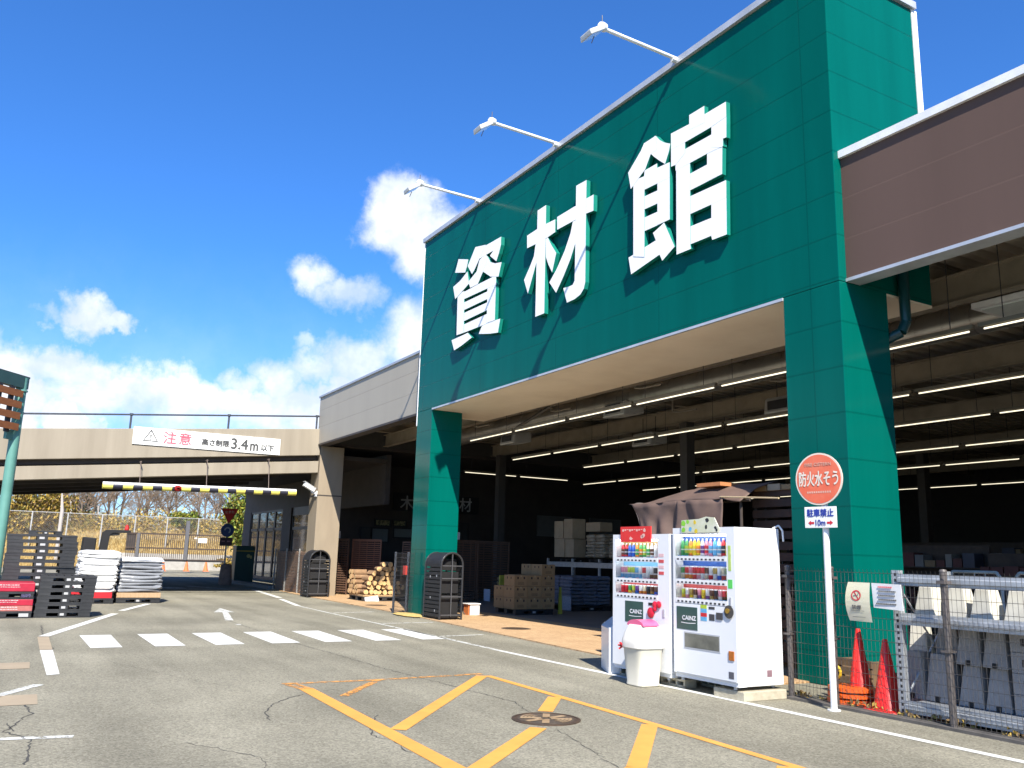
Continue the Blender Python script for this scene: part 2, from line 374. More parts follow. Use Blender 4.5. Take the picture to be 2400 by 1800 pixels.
crack([(-9.0, .25), (-8.6, .3)], .02, 7); crack([(-19.5, .9), (-17.2, .85), (-15, .9)], .03, 8); crack([(-13.2, 1.5), (-11, 2.2), (-10.3, 2.6)], .01, 9); crack([(-7.6, 1.5), (-6.9, 1.9), (-6.2, 1.8)], .014, 10)
struct('road_crack', mb, CR)
# manhole cover
t = thing('manhole_cover', 'round iron manhole cover set in the orange hatched marking', 'manhole cover', (-7.39, 4.77, 0))
IRON = mat('rust_iron', (.06, .045, .035), .6, (.10, .06, .035), 8, metal=.4, bump=.2); CREAM = mat('cover_relief', (.34, .25, .15), .7, (.25, .16, .08), 12, bump=.3)
MB().lathe([(.335, .0005), (.335, .009), (.31, .011), (.31, .006), (.28, .006)], 48, (-7.39, 4.77, 0)).build('rim', IRON, t)
mb = MB()
for r in (.24, .205, .17, .135):
    for (a0, a1) in ((-32, 32), (148, 212)):
        pts = [(-7.39+r*math.cos(R(a+38)), 4.77+r*math.sin(R(a+38))) for a in range(a0, a1+1, 8)]
        strip(mb, pts, .02, .0135)
for k in range(8):
    a = k*math.pi/4+.2
    if k % 4 in (1, 2, 3): strip(mb, [(-7.39+.05*math.cos(a), 4.77+.05*math.sin(a)), (-7.39+.25*math.cos(a), 4.77+.25*math.sin(a))], .07, .0125)
MB().lathe([(.275, .0005), (.275, .008), (.0, .0085)], 40, (-7.39, 4.77, 0)).build('lid', mat('lid_iron', (.10, .07, .045), .65, (.05, .04, .03), 14, bump=.3), t)
mb.build('relief', CREAM, t)
for i, (x, y) in enumerate(((-25.0, 10.0), (-16.6, 9.9))):
    t = thing('drain_cover', ['flat oval drain cover in the tan paving near the firewood', 'flat dark drain cover in the tan paving near the carton pallet'][i], 'drain cover', (x, y, .022))
    MB().lathe([(.3, 0), (.3, .006), (.26, .008), (0, .008)], 28, (x, y, .022)).build('lid', IRON, t); MB().lathe([(.33, 0), (.33, .005), (.305, .005)], 28, (x, y, .022)).build('rim', mat('tan_rim', (.2, .13, .07), .8), t)

# ------------------------------------------------------------------ store building
B = thing('store_building', 'long store with a tall green sign block over its open front', 'building', (-14.5, 9.5, 0))
GR = panel_mat('green_cladding', GREEN, .14, .625, 9.17-.625*14, (3.3, -11.3), .8, .0)
GRS = panel_mat('green_cladding_side', GREEN, .3, .625, 9.17-.625*14, None, .8, .0)
SILV = mat('silver_trim', (.55, .56, .58), .35, (.45, .46, .47), 3, metal=.3); WTRIM = mat('white_trim', (.78, .78, .78), .5)
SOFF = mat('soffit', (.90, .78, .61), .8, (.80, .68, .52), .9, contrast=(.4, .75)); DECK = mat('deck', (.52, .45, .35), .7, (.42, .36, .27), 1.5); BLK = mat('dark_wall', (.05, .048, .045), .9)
GRAY = panel_mat('grey_cladding', (.36, .325, .265), .5, .62, 5.42, None, .86, 0., .05); BRN = panel_mat('brown_cladding', (.115, .076, .063), .7, .60, 5.40, None, 1.12, 0., .07)
TANW = mat('tan_render', (.29, .235, .165), .8, (.25, .2, .14), 2, stretch=(1, 1, .3), bump=.05); DKW = mat('dark_brown_wall', (.055, .045, .04), .7, (.04, .033, .03), 2)
mb = MB().box(-21.5, -7.5, 9.5, 11.55, 5.37, 10.3)
mb.build('tower', GR, B, bevel=.012)
mb = MB().box(-21.5, -20.55, 9.5, 10.4, 0, 5.369); mb.build('pillar', GR, B, bevel=.012)
mb = MB().box(-8.5, -7.5, 9.5, 10.5, 0, 5.369); mb.build('pillar', GR, B, bevel=.012)
mb = MB().box(-21.56, -7.44, 9.44, 11.61, 10.301, 10.42); mb.build('cap', SILV, B)
MB().box(-7.62, -7.488, 11.551, 11.68, 7.3, 10.3).build('edge_trim', WTRIM, B); MB().box(-21.53, -21.501, 9.49, 9.52, 5.0, 10.3).build('edge_trim', WTRIM, B)
MB().box(-20.55, -8.5, 9.483, 9.53, 5.325, 5.3685).build('sill_trim', SILV, B)
MB().box(-20.55, -8.5, 9.53, 11.56, 5.33, 5.366).box(-21.49, -20.551, 10.41, 11.56, 5.33, 5.366).box(-8.499, -7.51, 10.51, 11.56, 5.33, 5.366).build('soffit', SOFF, B)
MB().box(-7.499, 8, 9.65, 9.9, 5.42, 7.2).build('fascia', BRN, B)
MB().box(-7.499, 8, 9.60, 9.95, 7.2, 7.31).build('cap', WTRIM, B)
MB().box(-7.499, 8, 9.63, 9.92, 5.375, 5.42).build('sill_trim', SILV, B)
MB().box(-30.75, -21.502, 9.65, 9.95, 5.42, 7.15).build('fascia', GRAY, B)
MB().box(-30.80, -21.502, 9.61, 10.0, 7.15, 7.22).build('cap', mat('grey_trim', (.4, .41, .43), .4, metal=.3), B)
MB().box(-30.75, -21.502, 9.64, 9.97, 5.36, 5.42).build('sill_trim', DKW, B)
MB().box(-31.55, -30.6, 9.75, 10.65, 0, 5.36).build('pillar', TANW, B, bevel=.015)
MB().box(-30.74, 8, 9.96, 40, 7.0, 7.12).build('roof', DKW, B); MB().box(-53, -30.741, 10.0, 40, 5.42, 5.5).build('roof', DKW, B)
mb = MB()   # corrugated ceiling deck
n = 110; x0, x1 = -30.7, 8.
pts = []
for i in range(n):
    x = x0+(x1-x0)*i/n; d = (x1-x0)/n; pts += [(x, 6.3), (x+d*.42, 6.3), (x+d*.5, 6.42), (x+d*.92, 6.42)]
pts.append((x1, 6.3))
for (a, b) in zip(pts, pts[1:]): mb.poly([(a[0], 9.96, a[1]), (b[0], 9.96, b[1]), (b[0], 40, b[1]), (a[0], 40, a[1])])
mb.build('ceiling', DECK, B, recalc=False)
BEAM = mat('beam_steel', (.30, .255, .19), .6, (.22, .19, .14), 2)
def ibeam_x(mb, y, z0, z1, xa, xb, w=.2):
    mb.box(xa, xb, y-w/2, y+w/2, z1-.02, z1); mb.box(xa, xb, y-w/2, y+w/2, z0, z0+.02); mb.box(xa, xb, y-.01, y+.01, z0+.02, z1-.02)
def ibeam_y(mb, x, z0, z1, ya, yb, w=.2):
    mb.box(x-w/2, x+w/2, ya, yb, z1-.02, z1); mb.box(x-w/2, x+w/2, ya, yb, z0, z0+.02); mb.box(x-.01, x+.01, ya, yb, z0+.02, z1-.02)
for y in (12.3, 17.0, 22, 28, 34):
    mb = MB(); ibeam_x(mb, y, 5.55, 6.0, -30.7, 8); mb.build('beam', BEAM, B)
for x in (-30, -24.5, -19, -13.5, -8, -2.5, 3):
    mb = MB(); ibeam_y(mb, x, 6.0, 6.28, 9.97, 40); mb.build('beam', BEAM, B)
for (x, y) in ((-30, 17), (-19, 17), (-8, 22), (-19, 28), (-8, 34), (-30, 28), (3, 17)):
    MB().box(x-.15, x+.15, y-.15, y+.15, .02, 5.55).build('column', mat('column_dark', (.06, .055, .05), .7), B)
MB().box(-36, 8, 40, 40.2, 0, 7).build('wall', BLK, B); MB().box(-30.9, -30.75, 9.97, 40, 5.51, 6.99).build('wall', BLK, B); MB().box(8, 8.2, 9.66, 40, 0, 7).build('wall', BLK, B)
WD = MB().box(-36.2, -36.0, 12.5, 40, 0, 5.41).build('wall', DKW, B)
MB().box(-53, -30.9, 9.97, 12.49, 4.95, 5.1).build('soffit', DKW, B)
# windows in the left wall
PANE = mat('pane', (.20, .21, .20), .08, (.16, .17, .165), .5); PAN2 = mat('pane_reflection', (.28, .25, .13), .25, (.10, .10, .06), 9, contrast=(.45, .55)); FRM = mat('window_frame', (.02, .02, .022), .5)
for (y0, y1, z0, z1, mm) in ((14.0, 14.74, 2.08, 2.62, PANE), (15.03, 15.9, 2.3, 2.66, PANE), (13.5, 13.95, 2.08, 2.62, BLK), (14.15, 14.8, 2.78, 3.0, PAN2), (15.0, 15.55, 2.8, 3.0, PAN2), (16.3, 17.3, 2.1, 3.0, PANE), (17.7, 18.7, 2.1, 3.0, BLK)):
    f = MB(); w = .06
    for q in ((y0-w, y1+w, z1, z1+w), (y0-w, y1+w, z0-w, z0), (y0-w, y0, z0, z1), (y1, y1+w, z0, z1)): f.box(-35.999, -35.93, *q)
    fo = f.build('window', FRM, B); MB().box(-35.998, -35.96, y0, y1, z0, z1).build('pane', mm, fo)
# dim boards in the dark hall: lettering of the timber section
SGN = mat('dark_board', (.012, .012, .014), .6); GLY = mat('board_letters', (.45, .45, .45), .6)
t = thing('hanging_sign', 'dark board with two pale characters high in the hall behind the left green pillar', 'sign', (-35.9, 17, 3.4))
MB().box(-35.95, -35.88, 14.9, 19.2, 3.45, 4.25).build('board', SGN, t)
text('木', .8, (-35.88, 15.55, 3.82), (0, 1, 0), (0, 0, 1), GLY, 'lettering', t, .01, height=.62, lift=.01); text('材', .8, (-35.88, 18.5, 3.88), (0, 1, 0), (0, 0, 1), GLY, 'lettering', t, .01, height=.62, lift=.01)
# glazed corner room under the ramp end
GLASS = mat('dark_glass', (.10, .11, .115), .03, (.055, .06, .065), .4, spec=.9); FR2 = mat('bronze_frame', (.05, .042, .038), .5)
MB().box(-53, -36.2, 12.5, 12.7, 3.7, 5.41).build('wall', DKW, B); MB().box(-53, -51.3, 12.47, 12.7, 0, 3.7).build('wall', DKW, B); MB().box(-44.6, -43.1, 12.44, 12.7, 0, 3.7).build('wall', DKW, B); MB().box(-39.3, -36.2, 12.5, 12.7, 0, 3.7).build('wall', DKW, B)
for k in range(4):
    xa = -51.3+k*1.675; xb = xa+1.675
    f = MB()
    for q in ((xa, xb, .05, .2), (xa, xb, 3.6, 3.7), (xa, xb, 2.62, 2.76), (xa, xa+.12, .2, 3.6), (xb-.12, xb, .2, 3.6)): f.box(q[0], q[1], 12.5, 12.6, q[2], q[3])
    fo = f.build('window', FR2, B); MB().box(xa+.11, xb-.11, 12.54, 12.56, .15, 3.65).build('pane', GLASS, fo)
f = MB()
for q in ((-43.1, -39.3, .05, .15), (-43.1, -39.3, 3.3, 3.7), (-43.1, -39.3, 2.6, 2.75), (-43.1, -42.95, .15, 3.3), (-39.45, -39.3, .15, 3.3)): f.box(q[0], q[1], 12.51, 12.6, q[2], q[3])
fo = f.build('window', FR2, B); MB().box(-42.96, -39.44, 12.54, 12.56, .1, 3.35).build('pane', mat('pale_glass', (.10, .115, .13), .05, (.07, .08, .095), .5, spec=.9), fo)
MB().box(-36.2, -31.0, 12.5, 12.7, 3.4, 5.3).build('wall', DKW, B)
# rain pipe by the right pillar
MB().path([(-7.38, 10.72, 5.75), (-7.38, 10.72, 4.95), (-7.42, 10.66, 4.8), (-7.6, 10.58, 4.72)], .075, 10).build('downpipe', mat('pipe_green', (.004, .05, .055), .3), B, smooth=True)
# ---- big raised letters
GLYPH = {'kan':[[(-11.194,9.095),(-11.528,9.088),(-11.619,8.978),(-11.999,8.69),(-11.921,8.333),(-11.712,8.445),(-11.496,8.561),(-11.343,8.79),(-11.163,8.811)],[(-11.229,9.101),(-11.194,9.095),(-11.076,8.955),(-10.942,8.849),(-10.8,8.772),(-10.845,8.631),(-10.947,8.444),(-11.097,8.569),(-11.25,8.71),(-11.371,8.838)],[(-11.847,8.403),(-11.694,8.455),(-11.522,8.437),(-11.532,6.883),(-11.851,6.989)],[(-11.521,8.546),(-11.166,8.544),(-11.166,8.458),(-10.825,8.43),(-10.829,8.144),(-11.524,8.172),(-11.73,8.359),(-11.532,8.441)],[(-11.16,8.451),(-10.825,8.43),(-10.841,7.366),(-11.172,7.374)],[(-11.553,8.045),(-11.137,8.023),(-11.14,7.777),(-11.554,7.794)],[(-11.555,7.637),(-11.108,7.619),(-10.838,7.559),(-10.841,7.366),(-11.111,7.365),(-11.557,7.377)],[(-12.0,7.01),(-11.85,7.025),(-11.524,7.067),(-11.222,7.101),(-11.298,7.264),(-11.112,7.319),(-10.995,7.36),(-10.727,6.832),(-11.053,6.672),(-11.124,6.807),(-11.924,6.666)],[(-10.312,9.099),(-9.938,9.097),(-9.94,8.791),(-10.318,8.824)],[(-10.791,8.962),(-10.316,8.933),(-9.936,8.943),(-9.434,8.936),(-9.434,8.672),(-9.787,8.642),(-10.432,8.642),(-10.795,8.657)],[(-10.791,8.95),(-10.426,8.929),(-10.435,8.448),(-10.67,8.325),(-10.8,8.335)],[(-9.784,8.676),(-9.434,8.672),(-9.446,8.31),(-9.546,8.322),(-9.551,8.177),(-9.795,8.28)],[(-10.683,8.521),(-10.434,8.517),(-9.782,8.508),(-9.522,8.383),(-9.528,8.189),(-9.896,8.212),(-10.325,8.213),(-10.688,8.217)],[(-10.669,8.417),(-10.315,8.398),(-10.341,6.745),(-10.327,6.671),(-10.689,6.676)],[(-9.897,8.391),(-9.537,8.357),(-9.565,7.718),(-9.915,7.724)],[(-10.344,8.019),(-9.901,8.02),(-9.557,7.963),(-9.565,7.716),(-10.351,7.718)],[(-10.353,7.611),(-9.486,7.58),(-9.487,7.283),(-9.825,7.284),(-10.36,7.293)],[(-9.827,7.419),(-9.48,7.568),(-9.498,6.659),(-9.828,6.67),(-9.846,6.739)],[(-10.364,7.073),(-9.831,7.054),(-9.489,7.042),(-9.498,6.669),(-9.84,6.748),(-10.371,6.757)]],'zai':[[(-15.223,9.06),(-14.873,9.066),(-14.867,8.363),(-14.866,6.621),(-15.223,6.625)],[(-15.65,8.61),(-15.197,8.631),(-14.867,8.628),(-14.501,8.61),(-14.493,8.321),(-14.787,8.298),(-15.184,8.291),(-15.637,8.31)],[(-15.259,8.382),(-15.185,8.305),(-15.225,7.864),(-15.56,7.234),(-15.739,7.595),(-15.503,7.838),(-15.341,8.032)],[(-14.865,8.283),(-14.787,8.298),(-14.643,8.083),(-14.443,7.84),(-14.592,7.453),(-14.743,7.671),(-14.85,7.872)],[(-13.732,9.084),(-13.361,9.07),(-13.371,8.374),(-13.375,6.914),(-13.424,6.784),(-13.542,6.695),(-13.744,6.65),(-14.014,6.644),(-14.158,6.989),(-13.938,6.968),(-13.813,6.972),(-13.748,7.04),(-13.739,7.801)],[(-14.435,8.64),(-13.724,8.649),(-13.363,8.67),(-13.116,8.666),(-13.12,8.324),(-13.37,8.349),(-13.759,8.345),(-14.427,8.351)],[(-13.843,8.336),(-13.697,8.337),(-13.708,7.891),(-13.909,7.554),(-14.156,7.251),(-14.43,6.96),(-14.698,7.26),(-14.423,7.477),(-14.128,7.796),(-13.922,8.11)]],'shi':[[(-19.074,9.068),(-18.511,8.895),(-18.563,8.763),(-18.664,8.591),(-19.246,8.748),(-19.159,8.903)],[(-18.537,8.586),(-18.428,8.236),(-18.894,8.099),(-19.182,8.018),(-19.327,8.383),(-18.923,8.447)],[(-18.153,9.115),(-17.815,9.047),(-17.604,9.005),(-17.761,8.874),(-18.17,8.513),(-18.288,8.446),(-18.542,8.726)],[(-17.811,8.994),(-16.849,8.972),(-16.848,8.77),(-16.937,8.58),(-17.05,8.42),(-17.377,8.654),(-17.21,8.736),(-17.913,8.74)],[(-17.911,8.709),(-17.618,8.771),(-17.475,8.654),(-17.707,8.352),(-17.957,8.095),(-18.355,8.105),(-18.476,8.295),(-18.043,8.447)],[(-17.615,8.741),(-17.475,8.654),(-17.337,8.481),(-17.104,8.384),(-16.795,8.323),(-16.924,8.003),(-17.313,8.11),(-17.725,8.357)],[(-19.059,8.126),(-18.689,8.107),(-18.631,7.006),(-19.029,7.025)],[(-19.089,8.087),(-17.956,8.089),(-17.045,8.071),(-17.03,7.832),(-17.44,7.854),(-18.716,7.895)],[(-17.466,8.08),(-17.044,8.056),(-17.044,6.972),(-17.44,6.991)],[(-18.741,7.806),(-17.406,7.779),(-17.393,7.588),(-18.724,7.605)],[(-18.718,7.528),(-17.388,7.503),(-17.375,7.311),(-18.7,7.312)],[(-18.693,7.223),(-17.426,7.217),(-17.057,7.186),(-17.05,6.973),(-17.788,6.983),(-18.675,7.01)],[(-19.319,6.955),(-18.671,6.955),(-18.421,6.961),(-18.193,6.794),(-18.776,6.693),(-19.147,6.655)],[(-17.555,7.003),(-16.796,6.949),(-16.886,6.636),(-17.278,6.692),(-17.834,6.805),(-17.698,6.963)]]}
LW = mat('letter_face', (.90, .88, .85), .5, (.87, .85, .82), 2); LS = mat('letter_side', (.005, .20, .15), .4)
for key, lab in (('shi', 'large white raised kanji 資 with green edges, nearest the grey fascia'), ('zai', 'large white raised kanji 材 with green edges, between the other two letters'), ('kan', 'large white raised kanji 館 with green edges, nearest the brown fascia')):
    mb = MB()
    for i, s in enumerate(GLYPH[key]): mb.prism(s, 'y', 9.37+.0012*i, 9.47, 1, 0)
    tag(mb.build('sign_letter', [LW, LS]), lab, 'sign letter', 'raised letters on the green sign block')
# ---- floodlights on arms
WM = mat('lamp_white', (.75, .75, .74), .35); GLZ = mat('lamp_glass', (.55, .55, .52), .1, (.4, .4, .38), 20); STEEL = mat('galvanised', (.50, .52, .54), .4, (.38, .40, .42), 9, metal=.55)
def floodlight(loc, label):
    t = thing('floodlight', label, 'floodlight', loc, 0, 'floodlights on arms along the top of the green sign block'); x, y, z = loc
    MB().tube((x, y, z), (x, y-1.62, z+.02), .035, 10).tube((x, y-.12, z-.04), (x, y+.02, z-.04), .05, 8).build('arm', WM, t, smooth=True)
    MB().lathe([(.02, -.09), (.07, -.06), (.085, 0), (.07, .07), (.03, .1)], 14, (x, y-1.66, z+.04), ax='y').build('housing', WM, t, smooth=True)
    mb = MB().hexa([(x-.15, y-1.70, z-.09), (x+.15, y-1.70, z-.09), (x+.17, y-1.99, z-.30), (x-.17, y-1.99, z-.30)], [(x-.12, y-1.66, z+.06), (x+.12, y-1.66, z+.06), (x+.15, y-2.02, z-.20), (x-.15, y-2.02, z-.20)])
    mb.build('lens', GLZ, t, bevel=.02); MB().tube((x+.1, y-1.9, z-.28), (x+.1, y-1.95, z-.42), .008, 5).build('wire', FRM, t); MB().tube((x, y-1.66, z+.14), (x, y-1.66, z+.26), .008, 5).build('wire', FRM, t)
    return t
fl = floodlight((-10.7, 9.46, 10.40), 'white floodlight on a long arm above the green block, nearest the brown fascia')
dup(fl, (-14.57, 9.46, 10.40), label='white floodlight on a long arm above the green block, the middle of three')
dup(fl, (-18.19, 9.46, 10.40), label='white floodlight on a long arm above the green block, in front of the big cloud')

# ---- fluorescent rows
TUBE = emit('tube_light', (1., .90, .66), .75); FIT = mat('light_fitting', (.16, .14, .10), .5)
proto = thing('fluorescent_light', 'x', 'ceiling light')
MB().tube((-1.18, 0, 0), (1.18, 0, 0), .0135, 8).build('tube', TUBE, proto); MB().box(-1.25, 1.25, -.035, .035, .03, .09).build('fitting', FIT, proto)
MB().tube((-.9, 0, .1), (-.9, 0, 1.4), .008, 4).build('rod', FRM, proto); MB().tube((.9, 0, .1), (.9, 0, 1.4), .008, 4).build('rod', FRM, proto)
used = False
rows = [(11.55, -22.3, 7), (15.0, -25.7, 7), (18.2, -26., 7), (22.4, -32., 7), (26.2, -32.5, 7), (33.2, -33., 7)]
for ri, (y, xs, xe) in enumerate(rows):
    k = 0; x = xs+1.25
    while x < xe:
        lab = '%s fluorescent tube from the left in the %s ceiling row behind the front' % (ORD[k+1], ORD[ri+1])
        if not used: proto.location = (x, y, 4.85); proto['label'] = lab; proto['group'] = 'fluorescent ceiling tubes'; used = True
        else: dup(proto, (x, y, 4.85), 0, lab, 'fluorescent ceiling tubes')
        x += 2.58; k += 1
for k in range(2): dup(proto, (-30.8, 17.0+2.58*k, 4.85), R(90), 'fluorescent tube along the dark side wall, %s' % ['nearer the entrance', 'farther from the entrance'][k], 'fluorescent ceiling tubes')
# unit heaters and ceiling panels
UH = mat('unit_grey', (.52, .52, .50), .3, (.4, .4, .39), 2, metal=.3)
uh = thing('ceiling_unit', 'x', 'ceiling unit', (0, 0, 0)); 
MB().hexa([(-.45, -.35, -.22), (.45, -.35, -.22), (.45, .35, -.12), (-.45, .35, -.12)], [(-.45, -.28, .2), (.45, -.28, .2), (.45, .35, .2), (-.45, .35, .2)]).build('case', UH, uh, bevel=.05); MB().box(-.3, .3, -.355, -.335, -.12, .1).build('grille', FRM, uh); MB().tube((-.3, 0, .2), (-.3, 0, .7), .012, 5).build('rod', FRM, uh); MB().tube((.3, 0, .2), (.3, 0, .7), .012, 5).build('rod', FRM, uh)
for i, (x, y, z, lab) in enumerate(((-17.5, 13.5, 5.35, 'pale unit heater under the ceiling between the first two light rows'), (-20.6, 16.9, 5.2, 'pale unit heater hung left of the middle of the hall'), (-23.8, 14.0, 5.3, 'pale unit heater hung nearest the left green pillar'), (-14.5, 16.2, 5.35, 'pale unit heater behind the second light row'))):
    if i == 0: uh.location = (x, y, z); uh['label'] = lab; uh['group'] = 'unit heaters under the ceiling'
    else: dup(uh, (x, y, z), label=lab, group='unit heaters under the ceiling')
t = thing('ceiling_panel', 'square pale ceiling cassette beside the dark green rain pipe', 'ceiling panel', (-6.95, 12.9, 5.5)); MB().box(-7.45, -6.5, 12.45, 13.35, 5.45, 5.54).build('frame', WM, t); MB().box(-7.35, -6.6, 12.55, 13.25, 5.43, 5.449).build('panel', mat('panel_pale', (.62, .68, .66), .3), t)
mb = MB().path([(-5.9, 11.4, 5.5), (-5.9, 11.4, 5.95), (-3.5, 11.4, 6.0), (4, 11.4, 6.0)], .06, 8); tag(mb.build('ceiling_pipe', mat('pipe_pale', (.5, .47, .4), .5), smooth=True), 'pale pipe bending down under the deck behind the brown fascia', 'pipe')
mb = MB()
for k in range(60): x = -30+.5*k; mb.tube((x, 13.55, 5.62), (x+.49, 13.55, 5.62), .27, 20, 0, .27, caps=False); mb.tube((x+.47, 13.55, 5.62), (x+.5, 13.55, 5.62), .278, 20, 0, .278, caps=False)
tag(mb.build('air_duct', mat('duct_metal', (.42, .40, .36), .32, (.32, .3, .27), 1.5, metal=.7), smooth=True), 'long round metal air duct running under the deck behind the first light row', 'duct')
mb = MB()
for (x, y) in ((-24, 12.6), (-20, 12.9), (-16, 12.7), (-11, 12.8), (-13.5, 14.6), (-18, 15.6), (-5, 12.9), (-2, 14)): mb.path([(x, y, 6.2), (x, y, 5.6), (x+.25, y, 5.55), (x+.9, y+.05, 5.55)], .028, 6)
tag(mb.build('ceiling_pipe', mat('pipe_mid', (.30, .27, .22), .5), smooth=True), 'small bent branch pipes dropping from the deck over the entrance', 'pipe', kind='stuff')
mb = MB().path([(-20.4, 12.0, 5.05), (-19, 12.4, 5.62), (-15, 12.6, 5.62), (-9, 12.6, 5.62)], .045, 6); tag(mb.build('ceiling_pipe', mat('pipe_dark', (.1, .09, .08), .5), smooth=True), 'thin dark pipe run behind the beige soffit', 'pipe')

# ------------------------------------------------------------------ ramp bridge over the road
RB = thing('ramp_bridge', 'beige car ramp crossing over the road at the far end of the store', 'bridge', (-36, 0, 0))
BEI = mat('ramp_beige', (.30, .258, .195), .8, (.225, .19, .14), 1.5, stretch=(1, 1.3, .13), bump=.05, contrast=(.3, .75))
def slope(x, y, z9): return z9-.0957*(9.66-y)
def sbar(mb, x0, x1, ya, yb, lo, hi, m=0):
    mb.hexa([(x0, ya, slope(0, ya, lo)), (x1, ya, slope(0, ya, lo)), (x1, yb, slope(0, yb, lo)), (x0, yb, slope(0, yb, lo))],
            [(x0, ya, slope(0, ya, hi)), (x1, ya, slope(0, ya, hi)), (x1, yb, slope(0, yb, hi)), (x0, yb, slope(0, yb, hi))], m)
YA, YB = -36, 9.72
mb = MB(); sbar(mb, -30.85, -30.6, YA, YB, 5.01, 5.98); mb.build('parapet', BEI, RB, bevel=.012)
mb = MB(); sbar(mb, -46.6, -46.35, YA, YB, 5.01, 5.98); mb.build('parapet', BEI, RB)
mb = MB(); sbar(mb, -31.1, -30.66, YA, YB, 4.38, 4.80); mb.build('girder', BEI, RB, bevel=.01)
mb = MB(); sbar(mb, -46.5, -46.1, YA, YB, 4.72, 5.0); mb.build('girder', BEI, RB)
mb = MB(); sbar(mb, -46.34, -30.86, YA, 9.7, 4.86, 5.05); mb.build('deck', DKW, RB)
mb = MB()
for x in (-33.2, -35.8, -38.4, -41, -43.6): mb = MB(); sbar(mb, x-.15, x+.15, YA, 9.7, 4.55, 4.855); mb.build('rib', DKW, RB)
for y in (-4.5, -16): MB().box(-41.5, -40.7, y-.6, y+.6, 0, slope(0, y, 4.5)).build('column', BEI, RB); MB().box(-32.4, -31.6, y-.6, y+.6, 0, slope(0, y, 4.5)).build('column', BEI, RB)
t = thing('railing', 'thin dark handrail on posts along the top of the beige ramp', 'railing', (-30.72, 3, 5.4))
DRK = mat('rail_dark', (.06, .065, .08), .45, (.04, .045, .055), 6)
MB().tube((-30.72, YA, slope(0, YA, 6.46)), (-30.72, 9.66, 6.46), .03, 8).build('rail', DRK, t, smooth=True)
for k in range(14):
    y = 9.56-3.14*k; MB().tube((-30.72, y, slope(0, y, 5.95)), (-30.72, y, slope(0, y, 6.46)), .035, 8).tube((-30.72, y, slope(0, y, 6.43)), (-30.72, y, slope(0, y, 6.50)), .06, 8).build('post', DRK, t)
# banner
t = thing('banner', 'white height limit banner hung slanting across the beige ramp', 'banner', (-30.56, 5.8, 5.17))
BAN = mat('banner_white', (.75, .75, .73), .6, (.70, .69, .64), 1.5); INK = mat('ink_grey', (.06, .06, .06), .7); PINK = mat('ink_pink', (.62, .10, .14), .7)
a = [(-30.56, 3.38, 4.87), (-30.56, 8.25, 4.89), (-30.56, 8.24, 5.46), (-30.56, 3.38, 5.45)]
MB().hexa([(-30.585, p[1], p[2]) for p in a], a).build('sheet', BAN, t)
RT, UP = (0, 1, 0), (0, 0, 1); X = -30.56
def tri(mb, cy, cz, r0, r1, x):
    o = [(cy-r0, cz-r0*.6), (cy+r0, cz-r0*.6), (cy, cz+r0*1.1)]; i = [(cy-r1, cz-r1*.55-.005), (cy+r1, cz-r1*.55-.005), (cy, cz+r1*1.0)]
    for k in range(3):
        p, q = o[k], o[(k+1) % 3]; pi, qi = i[k], i[(k+1) % 3]; mb.poly([(x, *p), (x, *q), (x, *qi), (x, *pi)])
mb = MB(); tri(mb, 3.93, 5.14, .24, .195, X+.004); mb.prism([(3.905, 5.22), (3.955, 5.22), (3.94, 5.09), (3.92, 5.09)], 'x', X, X+.005); mb.prism([(3.913, 5.045), (3.947, 5.045), (3.947, 5.07), (3.913, 5.07)], 'x', X, X+.005); mb.build('warning_sign', INK, t)
text('注', 1, (X, 4.53, 5.17), RT, UP, PINK, 'lettering', t, .008, height=.40); text('意', 1, (X, 5.02, 5.17), RT, UP, PINK, 'lettering', t, .008, height=.40)
text('高さ制限', 1, (X, 6.02, 5.13), RT, UP, INK, 'lettering', t, .011, width=.9); text('3.4', 1, (X, 6.83, 5.16), RT, UP, INK, 'lettering', t, .014, width=.56, height=.36)
text('m', 1, (X, 7.33, 5.09), RT, UP, INK, 'lettering', t, .014, width=.26, height=.24); text('以下', 1, (X, 7.80, 5.10), RT, UP, INK, 'lettering', t, .011, width=.44)
# height limit bar
YEL = mat('yellow_paint', (.80, .72, .16), .45, (.7, .6, .10), 5); NAVY = mat('black_band', (.02, .02, .035), .5); RED = mat('red_paint', (.55, .02, .02), .5, (.42, .015, .015), 6)
t = thing('height_bar', 'yellow and black striped height limit bar hanging below the ramp edge', 'height bar', (-30.2, 5.7, 3.5))
n = 21; A = Vector((-30.2, 2.62, 3.43)); Bv = Vector((-30.2, 8.83, 3.57)); mb = MB(); mw = []
for k in range(n):
    p = A.lerp(Bv, k/n); q = A.lerp(Bv, (k+1)/n); mb.tube(p, q, .098, 14, k % 2, caps=k in (0, n-1))
mb.build('tube', [YEL, NAVY], t, smooth=True); MB().tube(A+Vector((.0, 0, .045)), Bv+Vector((.0, 0, .045)), .082, 14).build('cover', WM, t, smooth=True)  # white upper tube puts the sun's highlight along the bar into the shape
for (y, zt) in ((3.7, 4.29), (5.78, 4.5), (7.86, 4.7)):
    f = (y-2.62)/6.21; zb = 3.43+.14*f+.1; MB().tube((-30.2, y, zb), (-30.45, y, zt), .013, 5).box(-30.66, -30.42, y-.02, y+.02, zt-.01, zt+.02).build('hanger', mat('hanger_rust', (.16, .12, .10), .7), t); MB().lathe([(.06, -.1), (.1, -.04), (.1, .04), (.06, .1)], 12, (-30.06, 4.86, 3.47), ax='y').build('lamp', RED, t)
